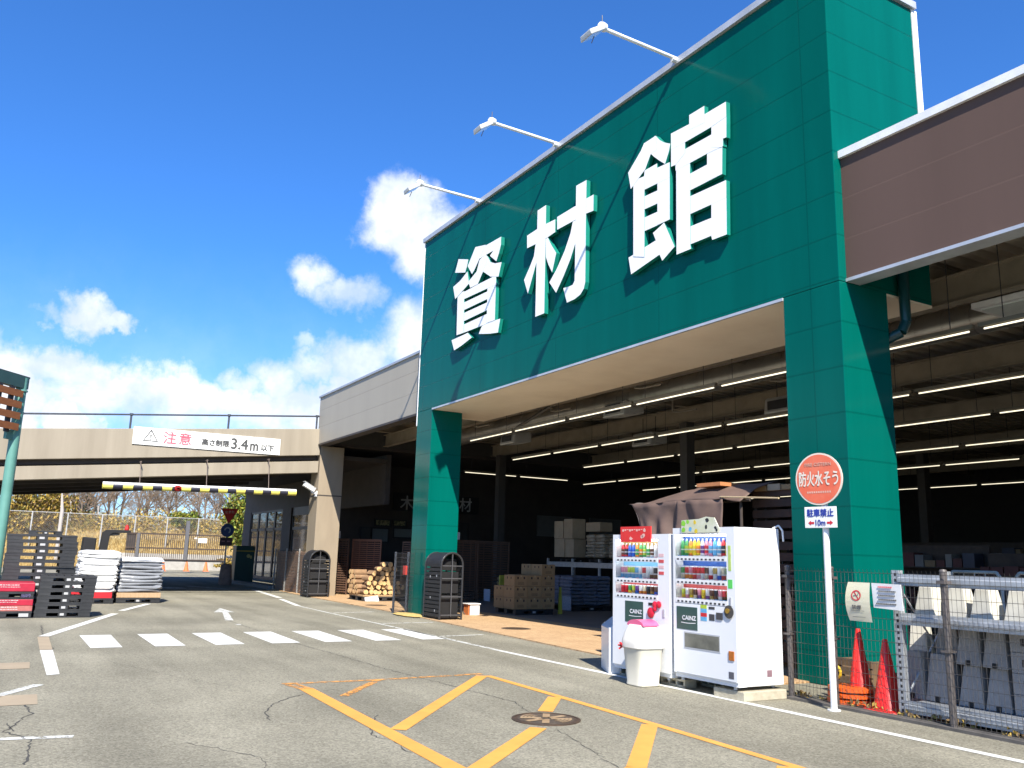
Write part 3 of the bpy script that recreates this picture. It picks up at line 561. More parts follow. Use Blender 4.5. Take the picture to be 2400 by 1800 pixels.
# camera on the end pillar
t = thing('security_camera', 'white security camera bracketed on the beige end pillar', 'camera', (-30.9, 9.7, 3.7))
c = MB(); c.X = Matrix.Translation((-30.75, 9.48, 3.83)) @ Matrix.Rotation(R(-28), 4, 'X'); c.box(-.1, .1, -.24, .2, -.07, .07).box(-.12, .12, -.30, .2, .075, .09); c.build('housing', WM, t, bevel=.015)
MB().path([(-30.75, 9.52, 3.8), (-30.75, 9.6, 3.66), (-30.75, 9.75, 3.62)], .035, 8).box(-30.85, -30.65, 9.70, 9.75, 3.52, 3.72).build('bracket', WM, t)
MB().box(-31.56, -30.59, 9.735, 10.66, 3.55, 3.59).build('strap', DKW, t)

# ------------------------------------------------------------------ beyond the ramp
GRS = mat('dry_ground', (.36, .25, .09), .95, (.24, .17, .06), 3, bump=.4)
mb = MB(); nx, ny = 26, 60; H = {}
for i in range(nx+1):
    for j in range(ny+1):
        x = -69-i*i*.16; y = -60+j*3.0; d = (-69-x); z = min(1, d/7)**1.1*2.7+min(1, max(0, d-12)/60)*1.8
        z += noise.noise(Vector((x*.2, y*.2, 0)))*.35*min(1, d/3); H[i, j] = len(mb.v); mb.v.append(Vector((x, y, z-.02)))
for i in range(nx):
    for j in range(ny): mb.f.append((H[i, j], H[i+1, j], H[i+1, j+1], H[i, j+1])); mb.m.append(0)
struct('hill', mb, GRS, smooth=True)
def hz(x, y):
    d = -69-x; return min(1, d/7)**1.1*2.7+min(1, max(0, d-12)/60)*1.8+noise.noise(Vector((x*.2, y*.2, 0)))*.35*min(1, max(0, d)/3)
g = random.Random(3); mb = MB()
for _ in range(26000):
    x = -69.2-abs(g.gauss(0, 4.5)); y = g.uniform(-4, 26); s = g.uniform(.15, .42); a = g.uniform(0, 6.28); z = hz(x, y)-.04; l = g.uniform(-.2, .2)
    mb.add([(x-.02*math.cos(a), y-.02*math.sin(a), z), (x+.02*math.cos(a), y+.02*math.sin(a), z), (x+l, y+g.uniform(-.2, .2), z+s)], [(0, 1, 2)], g.randrange(3))
tag(mb.build('dry_grass', [mat('straw', (.46, .31, .10), .9), mat('straw_dark', (.32, .20, .06), .9), mat('straw_pale', (.55, .42, .19), .9)], recalc=False), 'dry yellow grass covering the bank beyond the gate', 'grass', kind='stuff')
LG = [mat('leaf_ochre', (.36, .24, .04), .7), mat('leaf_olive', (.18, .16, .03), .7), mat('leaf_gold', (.50, .33, .06), .7), mat('leaf_brown', (.17, .11, .045), .8)]
mb = MB()
for _ in range(120):
    y = g.uniform(-2, 30); x = g.uniform(-86, -75.5); r = g.uniform(1.0, 2.0); leaves(mb, (x, y, hz(x, y)+r*.4), (r*1.2, r*1.3, r*.8), 210, .11, g, 0, .2, 4)
tag(mb.build('undergrowth', LG, recalc=False), 'band of ochre bushes along the top of the bank', 'undergrowth', kind='stuff')
BARK = mat('bark', (.16, .125, .10), .9, (.11, .085, .07), 6); BARK2 = mat('bark_pale', (.30, .25, .21), .9)
def branch(mb, tw, p, d, L, r, lev, rng, fan=4):
    q = p+d*L; (mb if lev < 2 else tw).tube(p, q, r, 5 if lev < 2 else 3, 0, r*.62, caps=False)
    if lev >= 4: return
    for k in range(fan if lev else fan+2):
        t = rng.uniform(.45, 1.); nd = (d+Vector((rng.gauss(0, .5), rng.gauss(0, .5), rng.gauss(.12, .35)))).normalized()
        branch(mb, tw, p.lerp(q, t), nd, L*rng.uniform(.5, .78), r*.5, lev+1, rng, fan)
TW = mat('twigs', (.20, .165, .13), .9, (.14, .115, .09), 3)
protos = []
for i in range(3):
    rg = random.Random(40+i); t = thing('bare_tree', 'x', 'tree', (0, 0, 0)); mb = MB(); tw = MB()
    branch(mb, tw, Vector((0, 0, -.2)), Vector((rg.gauss(0, .06), rg.gauss(0, .06), 1)).normalized(), 2.7, .11, 0, rg)
    mb.build('trunk', BARK, t, recalc=False); lv = MB(); lv.v, lv.f, lv.m = tw.v, tw.f, tw.m
    tips = [Vector(v) for v in tw.v[::5]]
    for v in tips:
        for _ in range(1):
            q = v+Vector((rg.gauss(0, .12), rg.gauss(0, .12), rg.gauss(0, .12))); a_ = Vector((rg.gauss(0, 1), rg.gauss(0, 1), rg.gauss(0, 1))).normalized()*.05; b_ = a_.orthogonal()*.5
            lv.add([q-a_, q-b_, q+a_, q+b_], [(0, 1, 2, 3)], 1)
    lv.build('crown', [TW, mat('dry_leaf', (.28, .16, .07), .9)], t, recalc=False); protos.append(t)
spots = [(-98, 4.2, 1.25), (-104, 7.2, 1.15), (-95, 9.6, 1.0), (-100, 12.2, 1.3), (-92, 14.2, 1.15), (-102, 16.6, 1.35), (-94, 18.3, 1.2), (-99, 20.8, 1.3), (-110, 10.5, 1.4), (-112, 14.8, 1.5), (-108, 23.5, 1.35), (-116, 5.5, 1.3), (-118, 18.5, 1.6), (-90, 16.4, .9), (-88, 11, .8)]
spots += [(-97, 3.0, 1.1), (-93, 6.6, 1.0), (-107, 8.8, 1.3), (-91, 12.6, .95), (-104, 13.6, 1.3), (-96, 19.6, 1.15), (-101, 22.6, 1.25), (-113, 21, 1.5), (-100, 5.8, 1.05), (-119, 12.6, 1.6)]
ORD += ['twenty first', 'twenty second', 'twenty third', 'twenty fourth', 'twenty fifth']
order = sorted(range(len(spots)), key=lambda i: spots[i][1]/-spots[i][0])
rank = {i: k for k, i in enumerate(order)}
for i, (x, y, s) in enumerate(spots):
    lab = '%s bare brown tree from the left among those on the bank beyond the ramp' % ORD[rank[i]+1]
    if i < 3: o = protos[i]; o.location = (x, y, hz(x, y)); o['label'] = lab; o['group'] = 'bare trees on the far bank'
    else: o = dup(protos[i % 3], (x, y, hz(x, y)), g.uniform(0, 6.28), lab, 'bare trees on the far bank')
    o.scale = (s, s, s)
WDM = [mat('wood_grey', (.19, .175, .15), .95), mat('wood_brown', (.22, .17, .10), .95), mat('wood_green', (.10, .115, .07), .95)]
mb = MB()
for _ in range(150):
    y = g.uniform(-8, 36); x = g.uniform(-150, -122); hh = (3.2 if y < 11 else 2.0)*g.uniform(.7, 1.2)
    for _k in range(110):
        q = Vector((x+g.gauss(0, 1.2), y+g.gauss(0, 1.0), hz(x, y)+abs(g.gauss(0, .5))*hh)); d = Vector((g.gauss(0, .25), g.gauss(0, .35), g.uniform(.3, 1.1))); w = Vector((0, .018, 0)); mb.add([q-w, q+w, q+d], [(0, 1, 2)], 2 if (g.random() < .5 and 4 < y < 12) else g.randrange(2))
tag(mb.build('woodland', WDM, recalc=False), 'far off grey brown woodland behind the bare trees', 'woodland', kind='stuff')
def bushtree(name, lab, cat, c, rad, n, size, mats, clumps, seed, trunk=None):
    rg = random.Random(seed); t = thing(name, lab, cat, (c[0], c[1], trunk or 0)); mb = MB()
    for _ in range(clumps):
        while True:
            p = Vector((rg.uniform(-1, 1), rg.uniform(-1, 1), rg.uniform(-1, 1)))
            if p.length < .85: break
        cc = (c[0]+p.x*rad[0], c[1]+p.y*rad[1], c[2]+p.z*rad[2]); r = rg.uniform(.25, .42)
        leaves(mb, cc, (rad[0]*r, rad[1]*r, rad[2]*r*.8), n, size, rg, 0, .3, len(mats))
    mb.build('crown', mats, t, recalc=False)
    tr = MB(); z0 = trunk or 0
    tr.tube((c[0], c[1], z0-.1), (c[0], c[1], c[2]), .16, 7, 0, .07)
    for k in range(5):
        a = k*1.26; tr.tube((c[0], c[1], c[2]-rad[2]*.5), (c[0]+rad[0]*.6*math.cos(a), c[1]+rad[1]*.6*math.sin(a), c[2]+rad[2]*.3), .06, 5, 0, .02)
    tr.build('trunk', BARK, t, recalc=False); return t
GL = [mat('leaf_green', (.12, .17, .016), .55), mat('leaf_dark', (.05, .08, .01), .6), mat('leaf_lime', (.24, .27, .03), .55), mat('leaf_yellow', (.27, .22, .03), .6)]
bushtree('evergreen_tree', 'leafy green tree behind the red triangle sign', 'tree', (-66.5, 15.9, 4.0), (1.7, 2.2, 2.9), 110, .13, GL, 60, 11)
bushtree('shrub', 'big yellowish bush on the bank seen beside the teal canopy post', 'shrub', (-76, 2.2, 4.2), (1.6, 2.9, 1.9), 110, .14, LG, 46, 12, 2.6)
bushtree('shrub', 'dark green shrub on the bank above the chain fence', 'shrub', (-77, 13.3, 3.9), (1.2, 1.5, .8), 90, .12, GL, 26, 13, 2.7)
bushtree('shrub', 'brownish low shrub under the right end of the gate', 'shrub', (-64.5, 14.4, .55), (.6, 1.0, .5), 70, .09, LG, 16, 14)
bushtree('evergreen_tree', 'distant dark green conifer among the bare trees', 'tree', (-121, 8.2, 6.2), (2.0, 2.4, 2.6), 80, .22, [mat('leaf_far', (.05, .07, .045), .7), mat('leaf_far_dark', (.035, .05, .035), .7)], 30, 15, 4.2)
# chain fence on the bank, gate, wall
GALV = mat('galv_dull', (.42, .42, .40), .6, (.3, .3, .29), 5)
t = thing('chain_fence', 'grey chain link fence with posts along the bank', 'fence', (-73, 10, 2.2))
mb = MB(); zt = 3.95
for k in range(9):
    y = 1.9+2.35*k; z0 = hz(-73, y)-.2; MB().tube((-73, y, z0), (-73, y, zt), .05, 7).build('post', GALV, t)
mb.tube((-73, -.5, zt), (-73, 20.8, zt), .025, 5)
for k in range(130):
    y = -.5+k*.165
    mb.tube((-73, y, 2.2), (-73, y+1.7, zt), .0055, 3, caps=False); mb.tube((-73, y+1.7, 2.2), (-73, y, zt), .0055, 3, caps=False)
mb.build('mesh', GALV, t, recalc=False)
for i, (y, zt, lab) in enumerate(((3.65, 5.25, 'tall pale leaning post on the bank left of the chain fence'), (5.05, 5.7, 'thin pale pole among the bare trees on the left'), (7.6, 5.2, 'short thin pale pole among the bare trees, in front of the conifer'))):
    x = (-70.5, -84, -88)[i]; mb = MB().tube((x, y, hz(x, y)-.3), (x, y+.03, zt*.75), (.13, .07, .07)[i], 8).tube((x, y+.03, zt*.75), (x, y-.12, zt), (.13, .07, .07)[i], 8, 0, .05)
    tag(mb.build('pole', mat('pale_pole', (.42, .38, .34), .8)), lab, 'pole')
t = thing('sliding_gate', 'brown barred sliding gate across the road beyond the ramp', 'gate', (-60, 9.9, 0))
BRG = mat('gate_brown', (.075, .05, .038), .6, (.05, .036, .028), 4)
mb = MB()
for z in (.78, 1.5, 2.4): mb.box(-60.04, -59.96, 6.95, 13.1, z, z+.09)
for k in range(50):
    y = 7.0+k*.124; mb.box(-60.015, -59.985, y-.02, y+.02, .85, 2.4)
mb.build('bars', BRG, t); MB().box(-60.06, -59.94, 6.9, 13.15, .72, .82).build('bottom_rail', FRM, t)
for (y, w, z1) in ((7.62, .09, 2.45), (10.55, .11, 3.35)): MB().box(-59.93, -59.8, y-w, y+w, .82 if w > .1 else .1, z1).build('post', mat('gate_post', (.11, .11, .12), .6), t)
MB().box(-60.1, -60.02, 6.95, 7.5, 1.35, 2.45).build('panel', mat('gate_panel', (.035, .03, .03), .6), t); MB().box(-59.955, -59.94, 11.3, 11.85, 1.95, 2.25).box(-59.955, -59.94, 11.05, 11.2, 2.2, 2.28).build('notice', BAN, t)
tag(MB().box(-68.9, -68.5, 5.5, 15.5, 0, 1.15).build('retaining_wall', mat('pale_concrete', (.40, .38, .34), .85, (.3, .28, .25), 2)), 'low pale concrete wall at the foot of the bank behind the gate', 'wall')
ORC = mat('barrier_orange', (.75, .20, .06), .6, (.6, .15, .05), 6)
for i, (x, y) in enumerate(((-64.6, 10.0), (-65.2, 11.65), (-65.6, 13.05))):
    t = thing('traffic_cone', ['left of the three faded orange cones under the far gate', 'middle of the three faded orange cones under the far gate', 'right of the three faded orange cones under the far gate'][i], 'cone', (x, y, 0), 0, 'orange cones under the far gate')
    MB().lathe([(.17, .04), (.05, .72)], 10, (x, y, 0)).build('body', ORC, t, smooth=True); MB().box(x-.2, x+.2, y-.2, y+.2, 0, .04).build('base', ORC, t)
# give way / blue signs and ticket cabinet
t = thing('road_sign', 'red triangle sign above a blue round sign on a pole beside the green cabinet', 'sign', (-41.2, 9.02, 0))
MB().tube((-41.25, 9.02, 0), (-41.25, 9.02, 3.4), .035, 8).build('pole', GALV, t)
MB().prism([(8.62, 3.42), (9.44, 3.42), (9.03, 2.72)], 'x', -41.2, -41.17).build('triangle', RED, t, bevel=.02); text('止まれ', 1, (-41.17, 9.03, 3.26), RT, UP, mat('sign_white_red', (.55, .35, .33), .6), 'lettering', t, .006, width=.42)
MB().lathe([(.30, 0), (.30, .03)], 28, (-41.2, 9.0, 2.42), ax='x').build('disc', mat('sign_blue', (.01, .05, .22), .4), t)
mb = MB(); pts = [(9.0+.15*math.cos(R(a)), 2.42+.15*math.sin(R(a))) for a in range(-60, 181, 20)]
for p, q in zip(pts, pts[1:]): mb.prism([(p[0], p[1]), (q[0], q[1]), (9.0+(q[0]-9.0)*.6, 2.42+(q[1]-2.42)*.6), (9.0+(p[0]-9.0)*.6, 2.42+(p[1]-2.42)*.6)], 'x', -41.169, -41.164)
mb.build('arrow', mat('arrow_pale', (.30, .38, .5), .5), t); MB().box(-41.2, -41.17, 8.7, 9.25, 1.72, 2.1).build('plate', mat('plate_dark', (.05, .02, .04), .5), t)
mb = MB().box(-41.168, -41.164, 8.78, 8.92, 1.9, 1.95).box(-41.168, -41.164, 9.02, 9.16, 1.9, 1.95); mb.build('mark', mat('plate_pink', (.4, .2, .25), .6), t)
t = tag(MB().lathe([(.27, 0), (.30, .1), (.27, .5), (.24, .88), (.1, .92)], 14, (-41.0, 9.05, 0)).build('concrete_footing', mat('pinkish_concrete', (.30, .20, .17), .9, (.2, .13, .11), 5), smooth=True), 'pinkish drum at the foot of the red triangle sign', 'footing')
t = thing('ticket_cabinet', 'dark green cabinet with a gold stripe standing under the ramp', 'cabinet', (-43, 10.25, 0))
MB().box(-43.4, -42.7, 9.82, 10.72, .05, 1.76).build('body', mat('cabinet_green', (.01, .055, .052), .4), t, bevel=.03); MB().box(-42.70, -42.69, 9.83, 10.71, 1.48, 1.54).build('stripe', mat('gold', (.32, .26, .04), .4), t)
MB().lathe([(.09, 0), (.09, .01)], 16, (-42.7, 10.42, 1.28), ax='x').box(-42.7, -42.685, 10.50, 10.58, 1.16, 1.3).build('emblem', mat('emblem_gold', (.4, .36, .14), .5), t)
tag(MB().box(-44.4, -36.3, 9.75, 10.0, 0, .14).build('kerb', mat('kerb_grey', (.2, .19, .18), .85)), kind='structure')

# ------------------------------------------------------------------ teal canopy at the left edge
TEAL = mat('teal_steel', (.105, .26, .22), .5, (.085, .22, .185), 3); BRW = mat('brown_slat', (.26, .09, .025), .65, (.19, .065, .02), 6, stretch=(1, 1, 8)); RUFT = mat('teal_dark', (.03, .075, .07), .5)  # beam gets a darkened teal, its shade put into the colour
t = thing('slatted_canopy', 'teal steel canopy post with a beam and brown slats by the pallet stacks', 'canopy', (-24, .02, 0))
cx, cy = -24.0, .02; dv = Vector((.777, -.629, 0)); nv = Vector((-.629, -.777, 0))
for s_ in (0, 6.8): MB().tube((cx+dv.x*s_, cy+dv.y*s_, 0), (cx+dv.x*s_, cy+dv.y*s_, 5.26 if s_ else 5.54), .12, 20).build('post', TEAL, t, smooth=True)
def along(mb, s0, s1, z0, z1, off, w):
    c0 = Vector((cx, cy, 0))+nv*off; p = [c0+dv*s0-nv*w/2, c0+dv*s1-nv*w/2, c0+dv*s1+nv*w/2, c0+dv*s0+nv*w/2]
    mb.hexa([(q.x, q.y, z0) for q in p], [(q.x, q.y, z1) for q in p]); return mb
along(MB(), -.1, 7, 5.27, 5.56, -.02, .18).build('beam', RUFT, t); along(MB(), -.22, 7, 5.56, 5.60, .22, .5).build('roof_edge', mat('roof_edge_dark', (.05, .06, .06), .7), t)
MB().tube((cx, cy, 5.2), (cx, cy, 5.235), .15, 20).build('collar', TEAL, t)
mb = MB()
for z in (5.03, 4.76, 4.49, 4.22): along(mb, .1, 7, z, z+.165, -.14, .03)
mb.build('slat', BRW, t); 
for s in (.35, .75, 2.2, 2.6): mb = MB(); along(mb, s, s+.14, 4.15, 5.26, -.09, .05); mb.build('batten', FRM, t)
along(MB(), .02, .32, 4.0, 4.22, .0, .08).build('brace', TEAL, t)

# ------------------------------------------------------------------ pallets and sacks on the left
PB = mat('pallet_black', (.016, .016, .017), .5, (.030, .030, .031), 5, bump=.1); STK = mat('sticker', (.40, .40, .40), .6); YST = mat('sticker_yellow', (.55, .55, .05), .6)
def make_pallet(m, sticker=STK, wx=1.1, wy=1.1, h=.148):
    t = thing('pallet', 'x', 'pallet', (0, 0, 0)); a, b = wx/2, wy/2
    mb = MB()
    for k in range(7): y = -b+.157*k*wy/1.1; mb.box(-a, a, y, y+.125*wy/1.1, h-.022, h)
    mb.box(a-.04, a+.002, -b, b, h-.046, h-.001); mb.box(-a, -a+.03, -b, b, h-.046, h-.001)
    mb.build('top_deck', m, t)
    mb = MB()
    for (y0, y1) in ((-b, -b+.2), (-.09, .09), (b-.2, b)): mb.box(-a, a, y0, y1, 0, .018)
    mb.box(a-.1, a, -b+.201, -.091, 0, .030).box(a-.1, a, .091, b-.201, 0, .030); mb.build('bottom_deck', m, t)
    for x in (a-.08, 0, -a+.08):
        for y in (-b+.125, 0, b-.125): MB().box(x-.08, x+.075, y-(.12 if y else .085), y+(.12 if y else .085), .019, h-.024).build('block', m, t, bevel=.006)
    if sticker: MB().box(a-.0045, a-.0005, -.05, .03, .045, .095).build('sticker', sticker, t)
    return t
P0 = make_pallet(PB); used = [False]
def put(p, loc, rz, lab, grp):
    return dup(p, loc, rz, lab, grp)
hs = .147
for k in range(12):
    y = .88+rnd.uniform(-.02, .02)
    put(P0, (-23.15+rnd.uniform(-.02, .02), y, hs*k), rnd.uniform(-.02, .02), '%s black pallet from the bottom of the tall stack at the teal post' % ORD[k+1], 'black pallets of the tall stack').scale = (1, 1.3, 1)
for k in range(6):
    put(P0, (-21.98+.03*(5-k)*-.3, 1.39+.010*k, hs*k), -.02, '%s black plastic pallet from the bottom of the low stack beside the maroon cartons' % ORD[k+1], 'black pallets of the low stack')
P0.location = (-23.2, .92, hs*12); P0['label'] = 'small black pallet lying alone on top of the tall stack'; P0['group'] = 'black pallets of the tall stack'; P0.scale = (.7, .62, .6)
MAR = mat('maroon_carton', (.40, .012, .035), .45, (.30, .008, .025), 4); MARP = mat('faded_maroon', (.38, .13, .11), .6, (.28, .08, .07), 6); PUR = mat('purple_block', (.12, .03, .28), .5); PRW = mat('carton_print', (.62, .48, .48), .6)
Pm = make_pallet(PB, None)
for k, z in enumerate((0, .40)):
    lab = ['bottom pallet of the maroon carton pile, with yellow and white block ends', 'upper pallet in the maroon carton pile, with purple block ends'][k]
    o = Pm if k == 0 else dup(Pm, (-21.95, .24, z))
    o.location = (-21.95, .24, z); o['label'] = lab; o['group'] = 'pallets under the maroon cartons'
    for (y, m) in ((.24-.44, (YST, PUR)[k]), (.24+.40, (STK, mat('lilac', (.42, .36, .62), .6))[k])): MB().box(-21.407, -21.399, y-.09, y+.09, z+.03, z+.115).build('block_end', m, o)
for k, (z0, z1) in enumerate(((.15, .39), (.55, .73))):
    t = thing('carton_tray', ['lower maroon printed carton tray with a faded pink strip', 'upper maroon printed carton tray of the pile by the pallets'][k], 'carton', (-21.95, .24, z0), 0, 'maroon cartons')
    MB().box(-22.5, -21.41, -.32, .79, z0+(.11 if k == 0 else 0), z1).build('tray', MAR, t, bevel=.012)
    if k == 0: MB().box(-22.49, -21.405, -.315, .785, z0, z0+.108).build('strip', MARP, t)
    mb = MB(); rg = random.Random(5+k)
    for (zz, hh) in (((z1-.055, .02), (z1-.095, .015)) if k else ((z1-.03, .015), (z1-.065, .012), (z0+.07, .02), (z0+.03, .015))):
        y = -.3
        while y < .5: w = rg.uniform(.015, .05); mb.box(-21.408, -21.4035 if k or zz > z0+.1 else -21.402, y, y+w, zz, zz+hh*rg.uniform(.7, 1)); y += w+.012
    mb.build('print', PRW, t)
# sacks
def sack_mesh(L, Wd, H, seed, m, name='sack'):
    rg = random.Random(seed); mb = MB(); nu, nv = 22, 8; idx = {}
    ph = [rg.uniform(0, 6.28) for _ in range(6)]
    for i in range(nu):
        a = 2*math.pi*i/nu; ca, sa = math.cos(a), math.sin(a); sx = math.copysign(abs(ca)**.22, ca); sy = math.copysign(abs(sa)**.22, sa)
        for j in range(nv+1):
            b = -math.pi/2+math.pi*j/nv; r = abs(math.cos(b))**.30; z = math.copysign(abs(math.sin(b))**.75, math.sin(b))
            w = .07*math.sin(3*a+ph[0])*math.cos(b)+.05*math.sin(7*a+ph[1]+b*1.5)
            idx[i, j] = len(mb.v); mb.v.append(Vector((L/2*sx*(r+w*.4), Wd/2*sy*(r+w*.4), H/2*z*(1+.25*math.sin(2*a+ph[2])+.2*math.sin(7*a+ph[4]))+H/2+.016*math.sin(5*a+ph[3])*r)))
    for i in range(nu):
        for j in range(nv): mb.f.append((idx[i, j], idx[(i+1) % nu, j], idx[(i+1) % nu, j+1], idx[i, j+1])); mb.m.append(0)
    return mb.build(name, m, smooth=True)
SKW = mat('sack_white', (.66, .66, .65), .42, (.52, .52, .52), 5, bump=.5, bscale=14); SKG = mat('sack_grey', (.17, .18, .20), .35, (.24, .25, .27), 4, bump=.5, bscale=12); SKC = mat('sack_blue', (.10, .12, .17), .5, (.16, .17, .20), 7, bump=.4, bscale=14); SKB = mat('sack_brown', (.26, .20, .13), .5, (.36, .30, .22), 7, bump=.4, bscale=14); SKO = mat('sack_straw', (.34, .25, .12), .6, (.24, .17, .08), 8, bump=.4, bscale=14)
def sack_stack(protos, x, y, z, layers, nx, ny, L, Wd, H, labf, grp, jit=.02, lean=0., rg=rnd):
    res = []
    for k in range(layers):
        for i in range(nx):
            for j in range(ny):
                o = protos[rg.randrange(len(protos))].copy(); C.objects.link(o)
                o.location = (x+(i-(nx-1)/2)*L*1.0+rg.uniform(-jit, jit), y+(j-(ny-1)/2)*Wd*1.0+rg.uniform(-jit, jit)+lean*k, z+H*.86*k)
                o.rotation_euler = (0, 0, rg.uniform(-.04, .04)+(math.pi if rg.random() < .5 else 0)); tag(o, labf(k, i, j), 'sack', grp); res.append(o)
    return res
def hide_protos(ps):
    for p in ps: bpy.data.objects.remove(p)
ps = [sack_mesh(.56, 1.02, .115, s, SKW) for s in (1, 2, 3)]
DP = ['at the front', 'at the back']
sack_stack(ps, -27.05, 2.42, .30, 12, 2, 1, .56, 1.02, .105, lambda k, i, j: 'white sack, %s layer up in the bare white pile, %s' % (ORD[k+1], DP[1-i]), 'white sacks on the red carton', .03, .006)
hide_protos(ps)
t = thing('carton_tray', 'red printed carton tray under the pile of white sacks', 'carton', (-27.05, 2.4, .15)); MB().box(-27.6, -26.5, 1.85, 2.86, .152, .30).build('tray', mat('red_tray', (.50, .012, .02), .5), t); mb = MB()
for k in range(5): mb.box(-26.5, -26.496, 1.95+.07*k, 1.99+.07*k, .20, .25)
mb.build('print', PRW, t)
put(P0, (-27.05, 2.36, 0), 0, 'black pallet under the red carton and the white sacks', 'pallets under sacks').scale = (1, 1, 1)
ps = [sack_mesh(.55, 1.2, .115, s, SKG) for s in (5, 6, 7)]
sack_stack(ps, -27.3, 3.58, .29, 10, 2, 1, .55, 1.15, .105, lambda k, i, j: 'grey sack, %s layer up in the sheeted grey pile, %s' % (ORD[k+1], DP[1-i]), 'grey sacks under a white sheet', .02)
hide_protos(ps)
put(P0, (-27.3, 3.58, 0), 0, 'black pallet under the wrapped grey sacks', 'pallets under sacks').scale = (1, 1.05, 1)
tag(MB().box(-27.86, -26.74, 3.0, 4.16, .152, .285).build('wooden_board', mat('pale_board', (.42, .29, .17), .75, (.34, .22, .12), 4, stretch=(1, 8, 1)), bevel=.006), 'pale wooden board between the black pallet and the grey sacks', 'board')
mb = MB(); rg = random.Random(9); nx_, ny_ = 12, 14; I = {}
for i in range(nx_+1):
    for j in range(ny_+1):
        u, v = i/nx_*2-1, j/ny_*2-1; e = max(abs(u), abs(v)); I[i, j] = len(mb.v); mb.v.append(Vector((-27.3+u*.57, 3.58+v*.60, 1.245-.10*max(0, (e-.86)/.14)**1.5+rg.uniform(-.008, .008))))
for i in range(nx_):
    for j in range(ny_): mb.f.append((I[i, j], I[i+1, j], I[i+1, j+1], I[i, j+1])); mb.m.append(0)
o = mb.build('white_sheet', mat('plastic_white', (.70, .70, .70), .3, bump=.3, bscale=9), smooth=True); tag(o, 'white plastic sheet over the top of the grey sack pile', 'sheet'); md = o.modifiers.new('thick', 'SOLIDIFY'); md.thickness = .01
# black machine behind the sacks
t = thing('black_machine', 'black machine behind the white sacks with a bent arm and a red lamp', 'machine', (-30.5, 2.9, 0)); BM = mat('machine_black', (.006, .006, .007), .7); x = -30.2
MB().prism([(2.22, .2), (2.62, .2), (2.64, 1.79), (2.28, 1.82)], 'x', x-.7, x).build('cabin', BM, t, bevel=.03)
MB().prism([(2.66, .2), (2.90, .2), (3.02, 1.9), (3.1, 1.97), (3.62, 1.985), (3.62, 2.07), (2.90, 2.06), (2.80, 1.98)], 'x', x-.35, x-.1).prism([(3.0, 1.87), (3.3, 1.9), (3.3, 1.97), (3.0, 1.97)], 'x', x-.32, x-.13).build('arm', BM, t, bevel=.006)
MB().box(x-.9, x+.2, 2.1, 3.1, .05, .9).build('base', BM, t, bevel=.05); MB().lathe([(.06, 2.07), (.07, 2.1), (.05, 2.2), (.02, 2.24)], 12, (x-.22, 3.5, 0)).build('lamp', RED, t)

# ------------------------------------------------------------------ vending machines
VW = mat('machine_white', (.72, .73, .74), .28, (.68, .69, .70), 1.2, coat=.2); VGY = mat('machine_grey', (.42, .43, .45), .4); BTN = mat('button_black', (.02, .02, .022), .4); LGN = mat('logo_green', (.022, .062, .052), .45, (.03, .08, .065), 3); LWH = mat('logo_white', (.75, .75, .75), .5)
CLEAR = bpy.data.materials.new('clear_pane'); CLEAR.use_nodes = True
_t = CLEAR.node_tree; _t.nodes.clear(); _o = _t.nodes.new('ShaderNodeOutputMaterial'); _m = _t.nodes.new('ShaderNodeMixShader'); _a = _t.nodes.new('ShaderNodeBsdfTransparent'); _b = _t.nodes.new('ShaderNodeBsdfGlossy'); _b.inputs['Roughness'].default_value = .02
_f = _t.nodes.new('ShaderNodeFresnel'); _f.inputs[0].default_value = 1.35; _t.links.new(_f.outputs[0], _m.inputs[0]); _t.links.new(_a.outputs[0], _m.inputs[1]); _t.links.new(_b.outputs[0], _m.inputs[2]); _t.links.new(_m.outputs[0], _o.inputs[0])
LIT = emit('display_light', (.95, .98, 1.), 9.)  # glow strips added at window top and shelves to brighten the drinks
PAL = {k: mat('drink_'+k, v, .3, tuple(c*.8 for c in v), 30) for k, v in dict(green=(.05, .30, .08), lime=(.42, .55, .05), yellow=(.70, .52, .02), orange=(.70, .22, .02), red=(.60, .02, .03), blue=(.02, .10, .50), sky=(.12, .40, .65), white=(.70, .70, .70), purple=(.16, .05, .25), pink=(.65, .25, .32), brown=(.12, .05, .025), black=(.025, .025, .03), tea=(.36, .20, .05), gold=(.42, .30, .07), cream=(.62, .55, .38)).items()}
BOT = {}
def bottle(kind, a, b):
    if (kind, a, b) in BOT: return BOT[kind, a, b]
    mb = MB()
    if kind == 'pet': pr = [(.027, 0, 1), (.031, .01, 1), (.031, .05, 1), (.0305, .051, 0), (.0305, .085, 0), (.0305, .086, 2), (.0305, .10, 2), (.0305, .101, 0), (.0305, .14, 0), (.029, .145, 1), (.024, .18, 1), (.012, .205, 1), (.0125, .206, 2), (.0125, .225, 2)]
    elif kind == 'can': pr = [(.024, 0, 2), (.030, .008, 0), (.030, .05, 0), (.030, .051, 2), (.030, .063, 2), (.030, .064, 1), (.030, .115, 1), (.025, .128, 2)]
    else: pr = [(.020, 0, 2), (.0245, .007, 0), (.0245, .04, 0), (.0245, .041, 1), (.0245, .09, 1), (.020, .10, 2)]
    mb.lathe(pr, 12); o = mb.build('drink_bottle', [PAL[a], PAL[b], PAL['white']], smooth=True); BOT[kind, a, b] = o.data; bpy.data.objects.remove(o); return BOT[kind, a, b]
